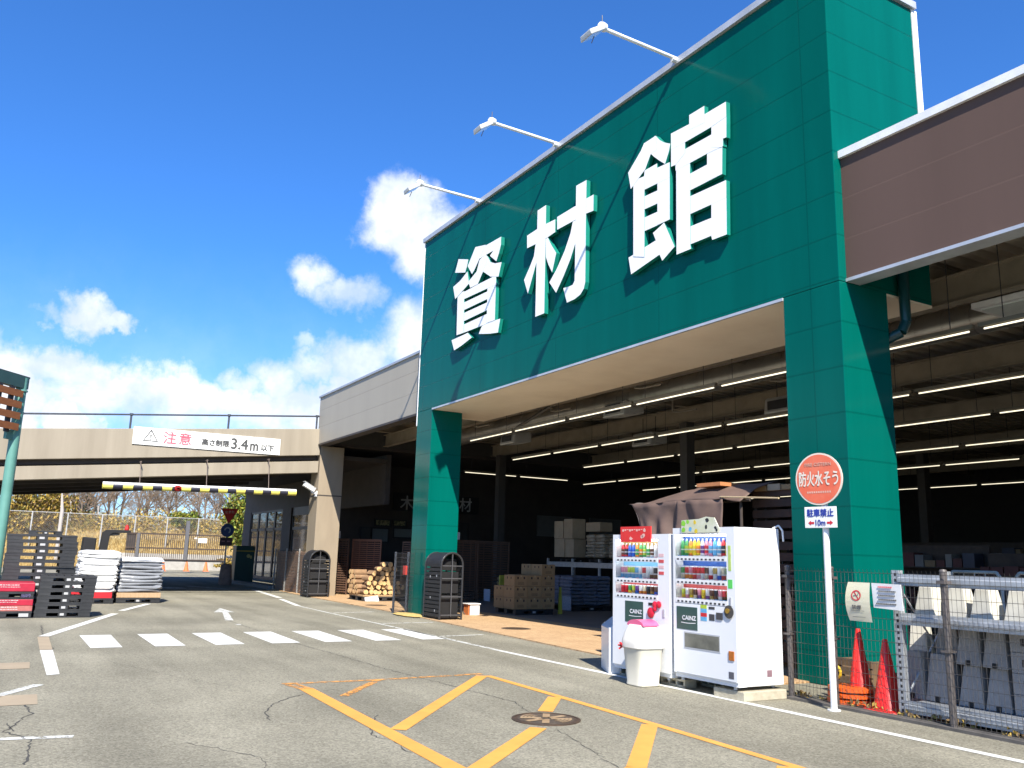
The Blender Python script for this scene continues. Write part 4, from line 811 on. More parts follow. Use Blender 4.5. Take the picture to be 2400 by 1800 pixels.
def vending(name, label, x0, x1, y0, dep, z0, z1, win, shelves, rows, backs, ncol):
    t = thing(name, label, 'vending machine', ((x0+x1)/2, y0+dep/2, 0), 0, 'vending machines by the fence'); wx0, wx1, wz0, wz1 = win; dp = .13
    MB().box(x0, x1, y0+.16, y0+dep, z0, z1).build('cabinet', VW, t, bevel=.012)
    mb = MB().box(x0+.004, wx0, y0, y0+.155, z0+.05, z1-.004).box(wx1, x1-.004, y0, y0+.155, z0+.05, z1-.004).box(wx0, wx1, y0, y0+.155, wz1, z1-.004).box(wx0, wx1, y0, y0+.155, z0+.05, wz0)
    mb.build('door', VW, t); MB().box(x0+.01, x1-.01, y0+.02, y0+.155, z0, z0+.048).build('kick_plate', VW, t)
    mb = MB()
    for (zs, zt), bk in zip(zip([wz0]+[s+.012 for s in shelves[1:]][::-1] if False else [wz0, shelves[1], shelves[0]], [shelves[1], shelves[0], wz1]), backs): MB().box(wx0, wx1, y0+.135, y0+.15, zs+.001, zt).build('back_panel', bk, t)
    for zs in shelves[:2]: MB().box(wx0+.01, wx1-.01, y0+.020, y0+.030, zs-.020, zs-.0125).build('display_light', LIT, t)
    for si, zs in enumerate(shelves):
        MB().box(wx0+.002, wx1-.002, y0+.018, y0+.134, zs-.012, zs).build('shelf', WM, t)
        MB().box(wx0+.002, wx1-.002, y0-.003, y0+.017, zs-.045, zs+.012).build('button_strip', WM, t)
        mb = MB(); mt_ = MB(); rg = random.Random(si+int(x0*10)); w = (wx1-wx0-.04)/ncol
        for c in range(ncol):
            bx = wx0+.02+w*(c+.5); mb.box(bx-w*.24, bx+w*.24, y0-.006, y0-.0032, zs-.036, zs-.016); mt_.box(bx-w*.40, bx+w*.40, y0+.0185, y0+.021, zs+.001, zs+.022, rg.randrange(3))
            kind, cols = rows[si]; a, b = cols[c % len(cols)].split('/'); h = {'pet': .225, 'can': .13, 'short': .1}[kind]
            o = bpy.data.objects.new('drink_bottle', bottle(kind, a, b)); C.objects.link(o); o.parent = t
            lim = ([wz1]+shelves)[si]-zs-.05; s = min(1.15, w/.066, lim/h); o.location = Vector((bx, y0+.085, zs+.001))-t.location; o.scale = (min(s, w/.0625), s, s if kind == 'pet' else min(1.35, lim*.85/h)); o.rotation_euler = (0, 0, rg.uniform(0, 6))
        mb.build('button', BTN, t); mt_.build('price_tag', [PAL['sky'], PAL['pink'], LWH], t)
    MB().poly([(wx0+.001, y0+.0015, wz0+.001), (wx1-.001, y0+.0015, wz0+.001), (wx1-.001, y0+.0015, wz1-.001), (wx0+.001, y0+.0015, wz1-.001)]).build('window_pane', CLEAR, t, recalc=False)
    MB().box(wx0+.01, wx1-.01, y0+.012, y0+.028, wz1-.022, wz1-.004).build('display_light', LIT, t)
    mb = MB()
    for x in (x0+.1, x1-.1):
        for y in (y0+.06, y0+dep-.08): mb.tube((x, y, z0-.035), (x, y, z0+.02), .022, 8)
    mb.build('foot', VGY, t); return t
BLU = mat('panel_blue', (.02, .09, .36), .4); TAB = mat('panel_tan', (.30, .21, .07), .5); RDB = mat('panel_red', (.40, .05, .05), .5); SKB2 = mat('panel_sky', (.15, .42, .68), .4)
def logo(t, x0, x1, z0, z1, y):
    p = MB().box(x0, x1, y-.004, y-.0005, z0, z1).build('logo_panel', LGN, t); text('CAINZ', 1, ((x0+x1)/2+.045, y-.004, (z0+z1)/2+.005), (1, 0, 0), (0, 0, 1), LWH, 'lettering', p, .0025, width=(x1-x0)*.66, height=.05)
    mb = MB(); n = 14; xs = [x0+(x1-x0)*(.22+.7*k/n) for k in range(n+1)]
    for k in range(n): a, b = xs[k], xs[k+1]; f = lambda q: (z0+z1)/2-.045-.012*math.sin((q-x0)/(x1-x0)*3); mb.poly([(a, y-.0048, f(a)-.005), (b, y-.0048, f(b)-.005), (b, y-.0048, f(b)+.003), (a, y-.0048, f(a)+.003)])
    mb.build('underline', LWH, p)
y0 = 7.39
vr = vending('vending_machine', 'taller white drinks machine with a blue display window and an orange coin return', -8.555, -7.47, y0, .735, .15, 1.95, (-8.51, -7.61, 1.03, 1.865), [1.59, 1.31, 1.08],
    [('pet', 'green/green lime/green yellow/orange yellow/yellow orange/yellow purple/white red/pink sky/pink sky/sky sky/white black/red yellow/yellow orange/tea'.split()), ('can', 'cream/green orange/red orange/pink red/red pink/red white/red cream/brown red/white white/gold blue/white red/cream'.split()), ('short', 'yellow/lime pink/white yellow/gold cream/brown purple/pink yellow/yellow purple/white gold/brown brown/black white/pink brown/red'.split())], [RDB, BLU, BLU], 12)
logo(vr, -8.49, -8.12, .72, .99, y0)
mb = MB()
for k, (m) in enumerate((0, 1, 0, 2)): mb.box(-8.06, -7.955, y0-.003, y0-.0005, .845+.047*k, .888+.047*k, m)
mb.build('price_strip', [PAL['sky'], PAL['red'], PAL['lime']], vr)
MB().box(-7.92, -7.82, y0-.004, y0-.0005, .985, 1.015).box(-7.915, -7.825, y0-.004, y0-.0005, .855, .93).box(-7.79, -7.69, y0-.012, y0-.0005, .875, .955).build('bill_slot', mat('slot_dark', (.05, .05, .055), .4), vr, bevel=.003)
MB().lathe([(.075, -.018), (.065, -.0005), (.0, 0)], 22, (-7.575, y0, .975), ax='y').build('lock_plate', mat('lock_dark', (.06, .055, .05), .3), vr); MB().lathe([(.03, -.03), (.028, -.018)], 14, (-7.59, y0, .985), ax='y').build('lock', mat('brass', (.45, .28, .05), .3, metal=.6), vr)
MB().box(-8.345, -7.755, y0-.006, y0-.0005, .515, .68).build('tray_flap', mat('smoked', (.10, .10, .085), .12, (.16, .16, .13), 6), vr, bevel=.004); MB().box(-8.36, -7.74, y0-.004, y0-.0006, .50, .695).build('tray_frame', VGY, vr)
MB().box(-7.60, -7.515, y0-.012, y0-.0005, .435, .54).build('coin_return', mat('coin_orange', (.45, .14, .02), .3, (.3, .08, .01), 8), vr, bevel=.02, seg=3)
MB().box(-7.61, -7.53, y0-.003, y0-.0005, .235, .31).build('sticker', mat('sticker_grey', (.09, .09, .11), .5), vr); MB().box(-7.58, -7.535, y0-.003, y0-.0005, 1.44, 1.73).build('sticker', mat('sticker_lime', (.55, .62, .22), .5, (.30, .45, .08), 14), vr); MB().box(-7.59, -7.52, y0-.003, y0-.0005, 1.24, 1.34).build('sticker', mat('sticker_green', (.10, .55, .10), .5), vr)
MB().box(-7.565, -7.535, y0-.01, y0-.0005, 1.04, 1.14).build('handle', VGY, vr, bevel=.004); MB().box(-8.5, -7.5, y0-.0025, y0-.0003, .205, .21).build('seam', VGY, vr)
MB().box(-7.469, -7.466, 7.85, 7.93, .25, .325).build('side_label', mat('label_mauve', (.22, .13, .15), .6), vr)
MB().path([(-7.5, 8.05, 1.95), (-7.47, 8.12, 1.99), (-7.43, 8.14, 1.93), (-7.42, 8.14, 1.8)], .012, 6).build('cable', WM, vr)
vl = vending('vending_machine', 'shorter white drinks machine with a red poster on top and a red bow', -9.81, -8.62, y0, .735, .11, 1.88, (-9.745, -8.85, 1.04, 1.81), [1.56, 1.285, 1.085],
    [('pet', 'brown/red black/red blue/blue blue/blue green/orange orange/green lime/green green/cream brown/white white/white'.split()), ('can', 'sky/pink sky/pink sky/lime sky/lime sky/sky sky/white white/red white/white brown/white brown/black orange/brown'.split()), ('short', 'red/red red/red yellow/green gold/lime blue/purple orange/white orange/cream brown/black tea/brown blue/brown blue/blue'.split())], [RDB, SKB2, TAB], 11)
logo(vl, -9.53, -9.15, .73, 1.0, y0)
MB().box(-9.04, -8.94, y0-.004, y0-.0005, .965, 1.0).build('bill_slot', BTN, vl); MB().box(-8.755, -8.715, y0-.008, y0-.0005, .83, .935).build('handle', VGY, vl, bevel=.004); MB().box(-9.35, -8.95, y0-.006, y0-.0005, .42, .60).build('tray_flap', mat('smoked', (.1, .1, .085), .12), vl)
mb = MB()
for k in range(4): mb.box(-8.83, -8.73, y0-.003, y0-.0005, 1.36+.075*k, 1.40+.075*k, k % 2)
mb.build('sticker', [mat('sticker_red', (.6, .08, .08), .5), mat('sticker_pink', (.7, .45, .45), .5)], vl)
mb = MB()   # red bow
for (cx_, cz_, r_) in ((-8.98, .875, .068), (-8.895, .975, .05), (-8.82, .985, .045), (-8.90, .93, .035)): mb.lathe([(r_*.5, -.03), (r_, -.018), (r_*.92, -.006)], 16, (cx_, y0, cz_), ax='y')
bow = tag(mb.build('red_bow', mat('bow_red', (.62, .015, .04), .35, (.45, .01, .03), 9), smooth=True), 'red ribbon bow stuck on the shorter drinks machine', 'bow')
# posters standing on top
PR = mat('poster_red', (.66, .03, .025), .5, (.58, .02, .02), 5); PRI = mat('poster_pale', (.72, .42, .36), .5)
t = thing('poster', 'red printed card standing on top of the shorter drinks machine', 'poster', (-9.28, y0-.02, 1.78)); MB().box(-9.61, -8.965, y0-.02, y0-.005, 1.775, 1.98).build('card', PR, t)
mb = MB(); rg = random.Random(2)
for (xx, zz, s) in ((-9.38, 1.82, .035), (-9.12, 1.86, .04), (-9.09, 1.93, .03), (-9.15, 1.845, .03)): mb.poly([(xx+s*rg.uniform(.6, 1.2)*math.cos(a), y0-.0215, zz+s*.8*rg.uniform(.6, 1.2)*math.sin(a)) for a in (0, .9, 1.8, 2.7, 3.6, 4.5, 5.4)])
for k in range(9): mb.box(-9.57+.05*k, -9.535+.05*k, y0-.0215, y0-.0205, 1.915+.01*(k % 3), 1.945)
mb.build('print', PRI, t)
t = thing('poster', 'green and cream card with dark shapes on top of the taller drinks machine', 'poster', (-8.03, y0-.02, 1.9))
pts = [(-8.37, 1.885), (-7.72, 1.885), (-7.70, 1.93), (-7.78, 2.06), (-7.92, 2.075), (-8.05, 2.05), (-8.36, 2.04)]
MB().prism(pts, 'y', y0-.02, y0-.008).build('card', mat('poster_cream', (.50, .52, .34), .5, (.62, .62, .50), 6), t)
mb = MB()
for (xx, zz, s, m) in ((-8.33, 1.92, .035, 0), (-8.33, 2.0, .04, 0), (-8.25, 2.02, .03, 0), (-8.12, 2.01, .03, 3), (-8.2, 1.93, .035, 1), (-8.1, 1.9, .03, 3), (-7.90, 2.03, .035, 2), (-7.92, 1.95, .025, 2), (-7.76, 1.94, .025, 2), (-7.74, 1.91, .02, 2)): mb.poly([(xx+s*rg.uniform(.7, 1.2)*math.cos(a), y0-.0215, zz+s*rg.uniform(.7, 1.2)*math.sin(a)) for a in (0, .9, 1.8, 2.7, 3.6, 4.5, 5.4)], m)
mb.build('print', [mat('p_green', (.22, .55, .04), .5), PAL['sky'], BTN, PAL['yellow']], t)
# concrete blocks
CB = mat('block_concrete', (.44, .40, .30), .9, (.34, .30, .22), 9, bump=.4, bscale=60)
def cblock(loc, L, Wd, H, lab):
    x, y, z = loc; mb = MB(); w = .03; n = 3; seg = (L-w)/n
    mb.box(x-L/2, x+L/2, y-Wd/2, y+Wd/2, z, z+.012).box(x-L/2, x+L/2, y-Wd/2, y-Wd/2+.025, z+.012, z+.03); mb.box(x-L/2, x+L/2, y-Wd/2, y+Wd/2, z+.075, z+H)
    for k in range(n+1): q = x-L/2+seg*k; mb.box(q, q+w, y-Wd/2, y+Wd/2, z+.0121, z+.0749)
    tag(mb.build('concrete_block', CB, bevel=.004), lab, 'block', 'concrete blocks under the drinks machines')
cblock((-8.72, 7.6, 0), .46, .19, .10, 'short concrete block between the two drinks machines'); cblock((-9.6, 7.6, 0), .4, .19, .075, 'concrete block under the far end of the shorter machine')
tag(MB().box(-7.92, -7.43, 7.44, 8.12, .0, .105).build('concrete_slab', CB, bevel=.008), 'pale concrete slab under the near end of the taller machine', 'slab'); cblock((-8.45, 8.0, 0), .4, .19, .112, 'concrete block under the back of the taller machine')
# recycling box
t = thing('recycling_box', 'white slant topped box standing at the far side of the shorter machine', 'box', (-10.2, 7.7, 0)); f0 = Vector((-10.56, 7.75, 0)); f1 = Vector((-9.92, 7.41, 0)); nb = Vector((.47, .88, 0)).normalized()*.34
q = [f0, f1, f1+nb, f0+nb]
MB().hexa([(p.x, p.y, .0) for p in q], [(q[0].x, q[0].y, .60), (q[1].x, q[1].y, .60), (q[2].x, q[2].y, .86), (q[3].x, q[3].y, .86)]).build('body', VW, t, bevel=.01)
# pedal bin
t = thing('rubbish_bin', 'cream rubbish bin with a pink flap and red twist in front of the machines', 'rubbish bin', (-8.9, 7.18, 0)); CRM = mat('bin_cream', (.60, .57, .47), .42, (.54, .51, .42), 2); CRL = mat('bin_lid', (.70, .67, .60), .38)
c = (-8.9, 7.18, 0)
MB().lathe([(.155, .0), (.168, .012), (.168, .03), (.163, .04), (.198, .44), (.204, .45), (.204, .47)], 32, c, sq=.42).build('body', CRM, t, smooth=True)
MB().lathe([(.212, .455), (.219, .46), (.221, .50), (.216, .56), (.204, .585), (.192, .64), (.14, .735), (.135, .738)], 32, c, sq=.45).build('lid', CRL, t, smooth=True)
mb = MB(); n = 14; hz_ = lambda a: .725+.075*math.sin(a)
for (yy) in (-.125, .125):
    mb.poly([(c[0]-.165*math.cos(math.pi*k/n), c[1]+yy, hz_(math.pi*k/n)) for k in range(n+1)])
for k in range(n):
    a, b = math.pi*k/n, math.pi*(k+1)/n; mb.poly([(c[0]-.165*math.cos(a), c[1]-.125, hz_(a)), (c[0]-.165*math.cos(b), c[1]-.125, hz_(b)), (c[0]-.165*math.cos(b), c[1]+.125, hz_(b)), (c[0]-.165*math.cos(a), c[1]+.125, hz_(a))])
mb.build('flap', mat('flap_pink', (.66, .07, .20), .35, (.62, .14, .25), 3), t, smooth=True)
mb = MB(); rg = random.Random(8)
for k in range(9): a = rg.uniform(0, 6.28); mb.tube((c[0]-.19, c[1]-.17, .46), (c[0]-.19+.05*math.cos(a), c[1]-.195-rg.uniform(0, .03), .46+.045*math.sin(a)), .012, 5)
mb.build('twist', mat('twist_red', (.6, .02, .02), .4), t)
# ------------------------------------------------------------------ round sign on a pole
t = thing('fire_cistern_sign', 'round red sign with white characters above a small plate on a white pole', 'sign', (-6.65, 7.98, 0)); PW = mat('pole_white', (.74, .74, .74), .4)
MB().tube((-6.65, 7.98, 0), (-6.66, 7.99, 2.45), .035, 16).lathe([(.07, 0), (.07, .012), (.036, .014)], 16, (-6.65, 7.98, 0)).build('pole', PW, t, smooth=True)
cz = 2.49; px_ = -6.675; yy = 7.935
rv = Vector((1, .14, 0)).normalized(); nf = Vector((rv.y, -rv.x, 0))
def disc(r, d0, d1, name, m):
    mb = MB(); n = 44; o = Vector((px_, yy, cz)); A = [o+rv*r*math.cos(2*math.pi*k/n)+Vector((0, 0, r*math.sin(2*math.pi*k/n)))+nf*d0 for k in range(n)]; Bq = [p+nf*(d1-d0) for p in A]
    mb.add(A+Bq, [tuple(range(n)), tuple(range(2*n-1, n-1, -1))]+[(k, (k+1) % n, n+(k+1) % n, n+k) for k in range(n)]); return mb.build(name, m, t)
disc(.295, 0, .014, 'rim', mat('sign_cream', (.62, .56, .48), .5)); disc(.277, .0141, .0165, 'disc', mat('sign_orange_red', (.58, .105, .05), .5, (.62, .15, .08), 6))
SGW = mat('sign_lettering', (.64, .58, .50), .5); SGF = mat('sign_faded', (.60, .34, .26), .5)
sp = Vector((px_, yy, cz))+nf*.0165
text('防火水そう', 1, sp+Vector((0, 0, .005)), rv, UP, SGW, 'lettering', t, .0035, width=.49, height=.165); text('FIRE CISTERN', 1, sp+Vector((0, 0, .165)), rv, UP, SGF, 'lettering', t, .001, width=.33, height=.035)
mb = MB(); o_ = sp+nf*.002
for k in range(11): a_ = o_+rv*(-.15+.028*k)+Vector((0, 0, -.16)); mb.poly([a_, a_+rv*.02, a_+rv*.02+Vector((0, 0, .022)), a_+Vector((0, 0, .022))])
mb.build('faded_line', SGF, t)
def plate(o, rv, w, h, th, name, m, t):
    n_ = Vector((rv.y, -rv.x, 0)); z = Vector((0, 0, 1)); o = Vector(o); mb = MB(); A = [o+rv*sx*w/2+z*sz*h/2 for sx, sz in ((-1, -1), (1, -1), (1, 1), (-1, 1))]
    mb.hexa(A, [p+n_*th for p in A]); return mb.build(name, m, t, bevel=.004)
pc = Vector((-6.675, 7.935, 2.06)); plate(pc, rv, .40, .235, .01, 'plate', PW, t)
INB = mat('ink_blue', (.02, .04, .30), .5); INR = mat('ink_red', (.50, .015, .03), .5); pp = pc+nf*.01
text('駐車禁止', 1, pp+Vector((0, 0, .05)), rv, UP, INB, 'lettering', t, .003, width=.33, height=.085); text('10m', 1, pp+Vector((0, 0, -.06)), rv, UP, INB, 'lettering', t, .002, width=.12, height=.065)
for s in (-1, 1):
    mb = MB(); z = Vector((0, 0, 1)); b0 = pp+nf*.003+z*-.062+rv*s*.155; mb.poly([b0, b0-rv*s*.035+z*.028, b0-rv*s*.035+z*.012, b0-rv*s*.075+z*.012, b0-rv*s*.075-z*.012, b0-rv*s*.035-z*.012, b0-rv*s*.035-z*.028]); mb.build('arrow', INR, t, recalc=False)
# ------------------------------------------------------------------ mesh fence on the right
t = thing('mesh_fence', 'dark welded mesh fence with posts along the right side yard', 'fence', (-3, 8.17, 0)); WIRE = mat('wire_dark', (.03, .028, .028), .5, (.06, .055, .05), 5); FPOST = mat('fence_post_brown', (.10, .085, .08), .5, (.08, .07, .065), 3)
for x in (-7.43, -6.80, -5.42, -3.4, -1.4, .6, 2.6): MB().tube((x, 8.20, -.02), (x, 8.20, 1.5), .035, 12).lathe([(.04, 1.5), (.03, 1.52), (.0, 1.525)], 12, (x, 8.20, 0)).box(x-.045, x+.045, 8.14, 8.26, 1.38, 1.41).box(x-.045, x+.045, 8.14, 8.26, .72, .74).build('post', FPOST, t, smooth=True)
mb = MB(); x = -7.42
while x < 4: mb.tube((x, 8.155, .05), (x, 8.155, 1.46), .0021, 4, caps=False); mb.tube((x, 8.155, 1.46), (x+.012, 8.125, 1.50), .0021, 4, caps=False); x += .05
for k in range(13):
    z = .06+.117*k; mb.tube((-7.42, 8.152, z), (4, 8.152, z), .0024, 4, caps=False)
mb.build('mesh', WIRE, t, recalc=False); MB().box(-7.45, 4, 8.12, 8.27, 0, .03).build('kerb', mat('kerb_dark', (.07, .065, .06), .9, (.11, .10, .09), 6), t)
# notices hung on the fence
NO = mat('notice_cream', (.52, .50, .34), .5, (.56, .52, .40), 3); NW = mat('notice_white', (.66, .66, .66), .5); TXT = mat('notice_text', (.10, .10, .10), .6)
t = thing('no_smoking_notice', 'curled cream no smoking notice hung on the mesh fence', 'notice', (-6.36, 8.12, 1.15)); mb = MB(); n = 8
G2 = lambda u, v: (-6.51+.28*u+.012*v*4*(1-v)*-2*(1-u)+.03*(1-v)*u, 8.13-.03*math.sin(math.pi*v)-.03*(1-v)**2*u, .95+.41*v)
for i in range(n):
    for j in range(n): mb.poly([G2(i/n, j/n), G2((i+1)/n, j/n), G2((i+1)/n, (j+1)/n), G2(i/n, (j+1)/n)])
o = mb.build('sheet', NO, t, smooth=True); 
def onp(u, v, d=.004): p = G2(u, v); return (p[0], p[1]-d, p[2])
mb = MB(); n = 26
for k in range(n):
    a, b = 2*math.pi*k/n, 2*math.pi*(k+1)/n; mb.poly([onp(.45+.20*r*math.cos(q), .66+.137*r*math.sin(q)) for r, q in ((1, a), (1, b), (.78, b), (.78, a))])
mb.poly([onp(.45-.13, .66+.11), onp(.45-.10, .66+.125), onp(.45+.13, .66-.10), onp(.45+.10, .66-.12)]); mb.build('ring', INR, t, recalc=False)
mb = MB(); mb.poly([onp(.34, .645), onp(.53, .645), onp(.53, .665), onp(.34, .665)]); mb.poly([onp(.50, .68), onp(.53, .68), onp(.56, .72), onp(.53, .72)]); mb.build('cigarette', TXT, t, recalc=False)
text('禁煙', 1, Vector(onp(.45, .36, .002)), (1, 0, 0), UP, TXT, 'lettering', t, .001, width=.12, height=.045); mb = MB()
for v in (.26, .1): mb.poly([onp(.2, v), onp(.75, v), onp(.75, v+.018), onp(.2, v+.018)])
mb.build('faded_line', mat('faded_ink', (.34, .32, .26), .6), t, recalc=False)
t = thing('text_notice', 'white notice with lines of small print beside the no smoking notice', 'notice', (-6.01, 8.12, 1.22))
MB().hexa([(-6.19, 8.12, 1.105), (-5.835, 8.115, 1.09), (-5.835, 8.122, 1.09), (-6.19, 8.127, 1.105)], [(-6.205, 8.12, 1.36), (-5.85, 8.12, 1.355), (-5.85, 8.127, 1.355), (-6.205, 8.127, 1.36)]).build('sheet', NW, t)
rg = random.Random(4)
for k in range(5):
    mb = MB(); x = -6.12+(.0 if k < 4 else -.03)
    while x < -5.92-(.03 if k == 0 else 0): w = rg.uniform(.008, .02); z = 1.315-.043*k; mb.box(x, x+w, 8.110, 8.1145, z, z+.014, 0); x += w+.006
    mb.build('lettering', mat('ink_pinkred', (.6, .12, .15), .6) if k == 0 else TXT, t)
# cones behind the fence
CRED = mat('cone_red', (.72, .022, .014), .35, (.62, .016, .010), 5, bump=.1, bscale=8); CORG = mat('cone_orange', (.78, .12, .015), .45)
def cone(loc, h, r, lab, m, grp, tilt=0):
    t = thing('traffic_cone', lab, 'cone', loc, 0, grp); x, y, z = loc
    MB().lathe([(r, .03), (r*.92, .05), (.028, h-.02), (.022, h), (0, h)], 24, loc).build('body', m, t, smooth=True); MB().lathe([(r*1.35, 0), (r*1.38, .012), (r*1.3, .035), (r, .04)], 32, loc, sq=.5).build('base', m, t, smooth=True); return t
cone((-6.80, 8.62, 0), .83, .155, 'tall red traffic cone behind the fence, nearer the white sign pole', CRED, 'red cones behind the fence'); cone((-6.34, 8.47, .0), .76, .165, 'red traffic cone behind the fence, beside the galvanised rack', CRED, 'red cones behind the fence')
t = thing('cone_weight', 'stack of orange rings round the foot of the first red cone', 'cone weight', (-6.80, 8.62, 0))
for k in range(3): MB().lathe([(.19, .0), (.25, .01), (.25, .05), (.19, .06)], 24, (-6.85+.01*k, 8.5, .02+.065*k)).build('ring', CORG, t, smooth=True)
# odd things on the ground behind the fence
YP = mat('yellow_plastic', (.55, .36, .02), .4); rg = random.Random(21)
t = thing('yellow_valve', 'yellow handwheel low behind the fence by the taller drinks machine', 'valve', (-7.12, 8.6, .3)); mb = MB()
for k in range(12): a, b = 2*math.pi*k/12, 2*math.pi*(k+1)/12; mb.tube((-7.12+.07*math.cos(a), 8.6, .32+.07*math.sin(a)), (-7.12+.07*math.cos(b), 8.6, .32+.07*math.sin(b)), .016, 6)
for k in range(4): a = k*1.57+.4; mb.tube((-7.12, 8.6, .32), (-7.12+.07*math.cos(a), 8.6, .32+.07*math.sin(a)), .012, 5)
mb.build('wheel', YP, t); MB().tube((-7.12, 8.62, 0), (-7.12, 8.62, .32), .03, 8).build('pipe', IRON, t)
for i, (x, y, w, h, lab) in enumerate(((-7.25, 9.1, .5, .42, 'weathered brown wooden crate behind the fence by the taller machine'), (-7.0, 9.35, .35, .3, 'smaller brown crate behind the fence near the first red cone'))):
    mb = MB()
    for k in range(4): mb.box(x-w/2, x+w/2, y-.02, y, .03+k*h/4, .03+k*h/4+h/4-.02)
    mb.box(x-w/2, x-w/2+.04, y, y+.3, 0, h).box(x+w/2-.04, x+w/2, y, y+.3, 0, h); tag(mb.build('wooden_crate', mat('crate_brown', (.16, .10, .05), .85, (.10, .06, .035), 5)), lab, 'crate')
mb = MB()
for k in range(30): leaves(mb, (-7.3+.33*k+rg.uniform(-.1, .1), 8.31, .05), (.16, .04, .05), 26, .03, rg, 0, 0, 2)
tag(mb.build('weeds', [LG[0], LG[3]], recalc=False), 'dry weeds and dead leaves along the fence kerb', 'weeds', kind='stuff')
# galvanised rack with foundation stones and blocks
t = thing('galvanised_rack', 'galvanised steel rack full of concrete stones behind the fence', 'rack', (-4, 8.7, 0))
for x in (-6.06, -2.6, .9):
    for y in (8.36, 9.2):
        mb = MB().box(x-.045, x+.045, y-.035, y-.03, 0, 1.5).box(x-.045, x-.04, y-.03, y+.035, 0, 1.5).box(x+.04, x+.045, y-.03, y+.035, 0, 1.5)
        for k in range(24): mb.box(x-.012, x+.012, y-.0365, y-.0355, .06+k*.06, .09+k*.06, 1)
        mb.build('upright', [STEEL, FRM], t)
for z in (.12, 1.0, 1.40):
    for y in (8.34, 9.2):
        for (xa, xb) in ((-6.015, -2.645), (-2.555, .855)): MB().prism([(y-.02, z-.06), (y+.02, z-.06), (y+.02, z+.06), (y-.02, z+.06), (y-.02, z+.03), (y-.045, z+.02), (y-.045, z-.02), (y-.02, z-.03)], 'x', xa, xb).build('beam', STEEL, t)
    mb = MB()
    for k in range(12): x = -5.9+k*.58; mb.box(x, x+.09, 8.365, 9.175, z+.02, z+.06)
    if z < 1.3: MB().box(-6.0, .85, 8.365, 9.175, z+.021, z+.045).build('shelf', STEEL, t)
mb = MB().tube((-6.06, 8.4, .2), (-6.06, 9.18, 1.0), .012, 6).tube((-6.06, 9.18, .45), (-6.06, 8.4, 1.3), .012, 6); mb.build('brace', STEEL, t)
FS = mat('stone_grey', (.30, .285, .27), .9, (.23, .22, .21), 6, bump=.3, bscale=50); FSD = mat('stone_hole', (.02, .02, .02), .9); FSL = mat('stone_pale', (.52, .50, .43), .85, (.44, .42, .36), 5)
def stone(b, tp, h, m, hole=True):
    mb = MB().hexa([(-b, -b, 0), (b, -b, 0), (b, b, 0), (-b, b, 0)], [(-tp, -tp, h), (tp, -tp, h), (tp, tp, h), (-tp, tp, h)])
    if hole: mb.box(-.03, .03, -b-.001, -b+.02, .0, .05, 1)
    o = mb.build('foundation_stone', [m, FSD], bevel=.008); return o
def hollow():
    mb = MB().box(-.195, .195, -.095, .095, 0, .19)
    for x in (-.09, .03): mb.box(x, x+.035, -.0965, -.094, .06, .13, 1)
    return mb.build('hollow_block', [FS, FSD], bevel=.004)
s1 = stone(.135, .085, .40, FS); s2 = stone(.12, .075, .36, FSL, False); s3 = hollow(); first = {}
def inst(o, loc, lab, cat, grp, rz=0, sc=None):
    if o.name not in first: first[o.name] = 1; c = o
    else: c = o.copy(); C.objects.link(c)
    c.location = loc; c.rotation_euler = (0, 0, rz)
    if sc: c.scale = sc
    tag(c, lab, cat, grp); return c
g = random.Random(31)
for k, x in enumerate((-6.42, -6.13, -5.84)):
    if k: inst(s1, (x, 8.74, .17), '%s large grey stone from the left on the bottom shelf of the rack' % ORD[k], 'stone', 'foundation stones in the rack', g.uniform(-.05, .05), (1.05, 1.05, 1.2))
for r in range(2):
    for k, x in enumerate((-5.50, -5.22)): inst(s1, (x, 8.76, .17+.405*r), '%s grey foundation stone from the left in the %s layer of the rack' % (ORD[k+1], ['lower', 'upper'][r]), 'stone', 'foundation stones in the rack', g.uniform(-.05, .05), (.98, .98, 1))
    for k in range(4): inst(s1, (-5.9+.3*k, 9.03, .17+.405*r), '%s foundation stone from the left, back %s layer of the rack' % (ORD[k+1], ['lower', 'upper'][r]), 'stone', 'foundation stones in the rack')
for r in range(4):
    for k in range(11):
        inst(s3, (-4.86+.40*k, 8.72, .17+.195*r), '%s hollow block from the left in the %s course of the rack' % (ORD[k+1], ORD[r+1]), 'block', 'hollow concrete blocks in the rack')
for k in range(12): inst(s2, (-5.85+.31*k, 8.60+.05*(k % 2), 1.048), '%s pale stone from the left on the top shelf of the rack' % ORD[k+1], 'stone', 'pale stones on the top shelf', g.uniform(-.1, .1), (1, 1, .8))
for i, (x, y, s) in enumerate(((-6.30, 9.05, 1.35), (-5.9, 9.45, 1.3))): inst(s2, (x, y, 0 if i else .35), ['tall pale stone leaning up behind the second red cone', 'tall pale stone against the right green pillar behind the rack'][i], 'stone', 'tall pale stones behind the cones', .2, (1.0, 1.0, s*1.3))
inst(s1, (-6.3, 9.02, 0), 'grey foundation stone under the tall pale one behind the second cone', 'stone', 'foundation stones in the rack', .1, (1.1, 1, .87))

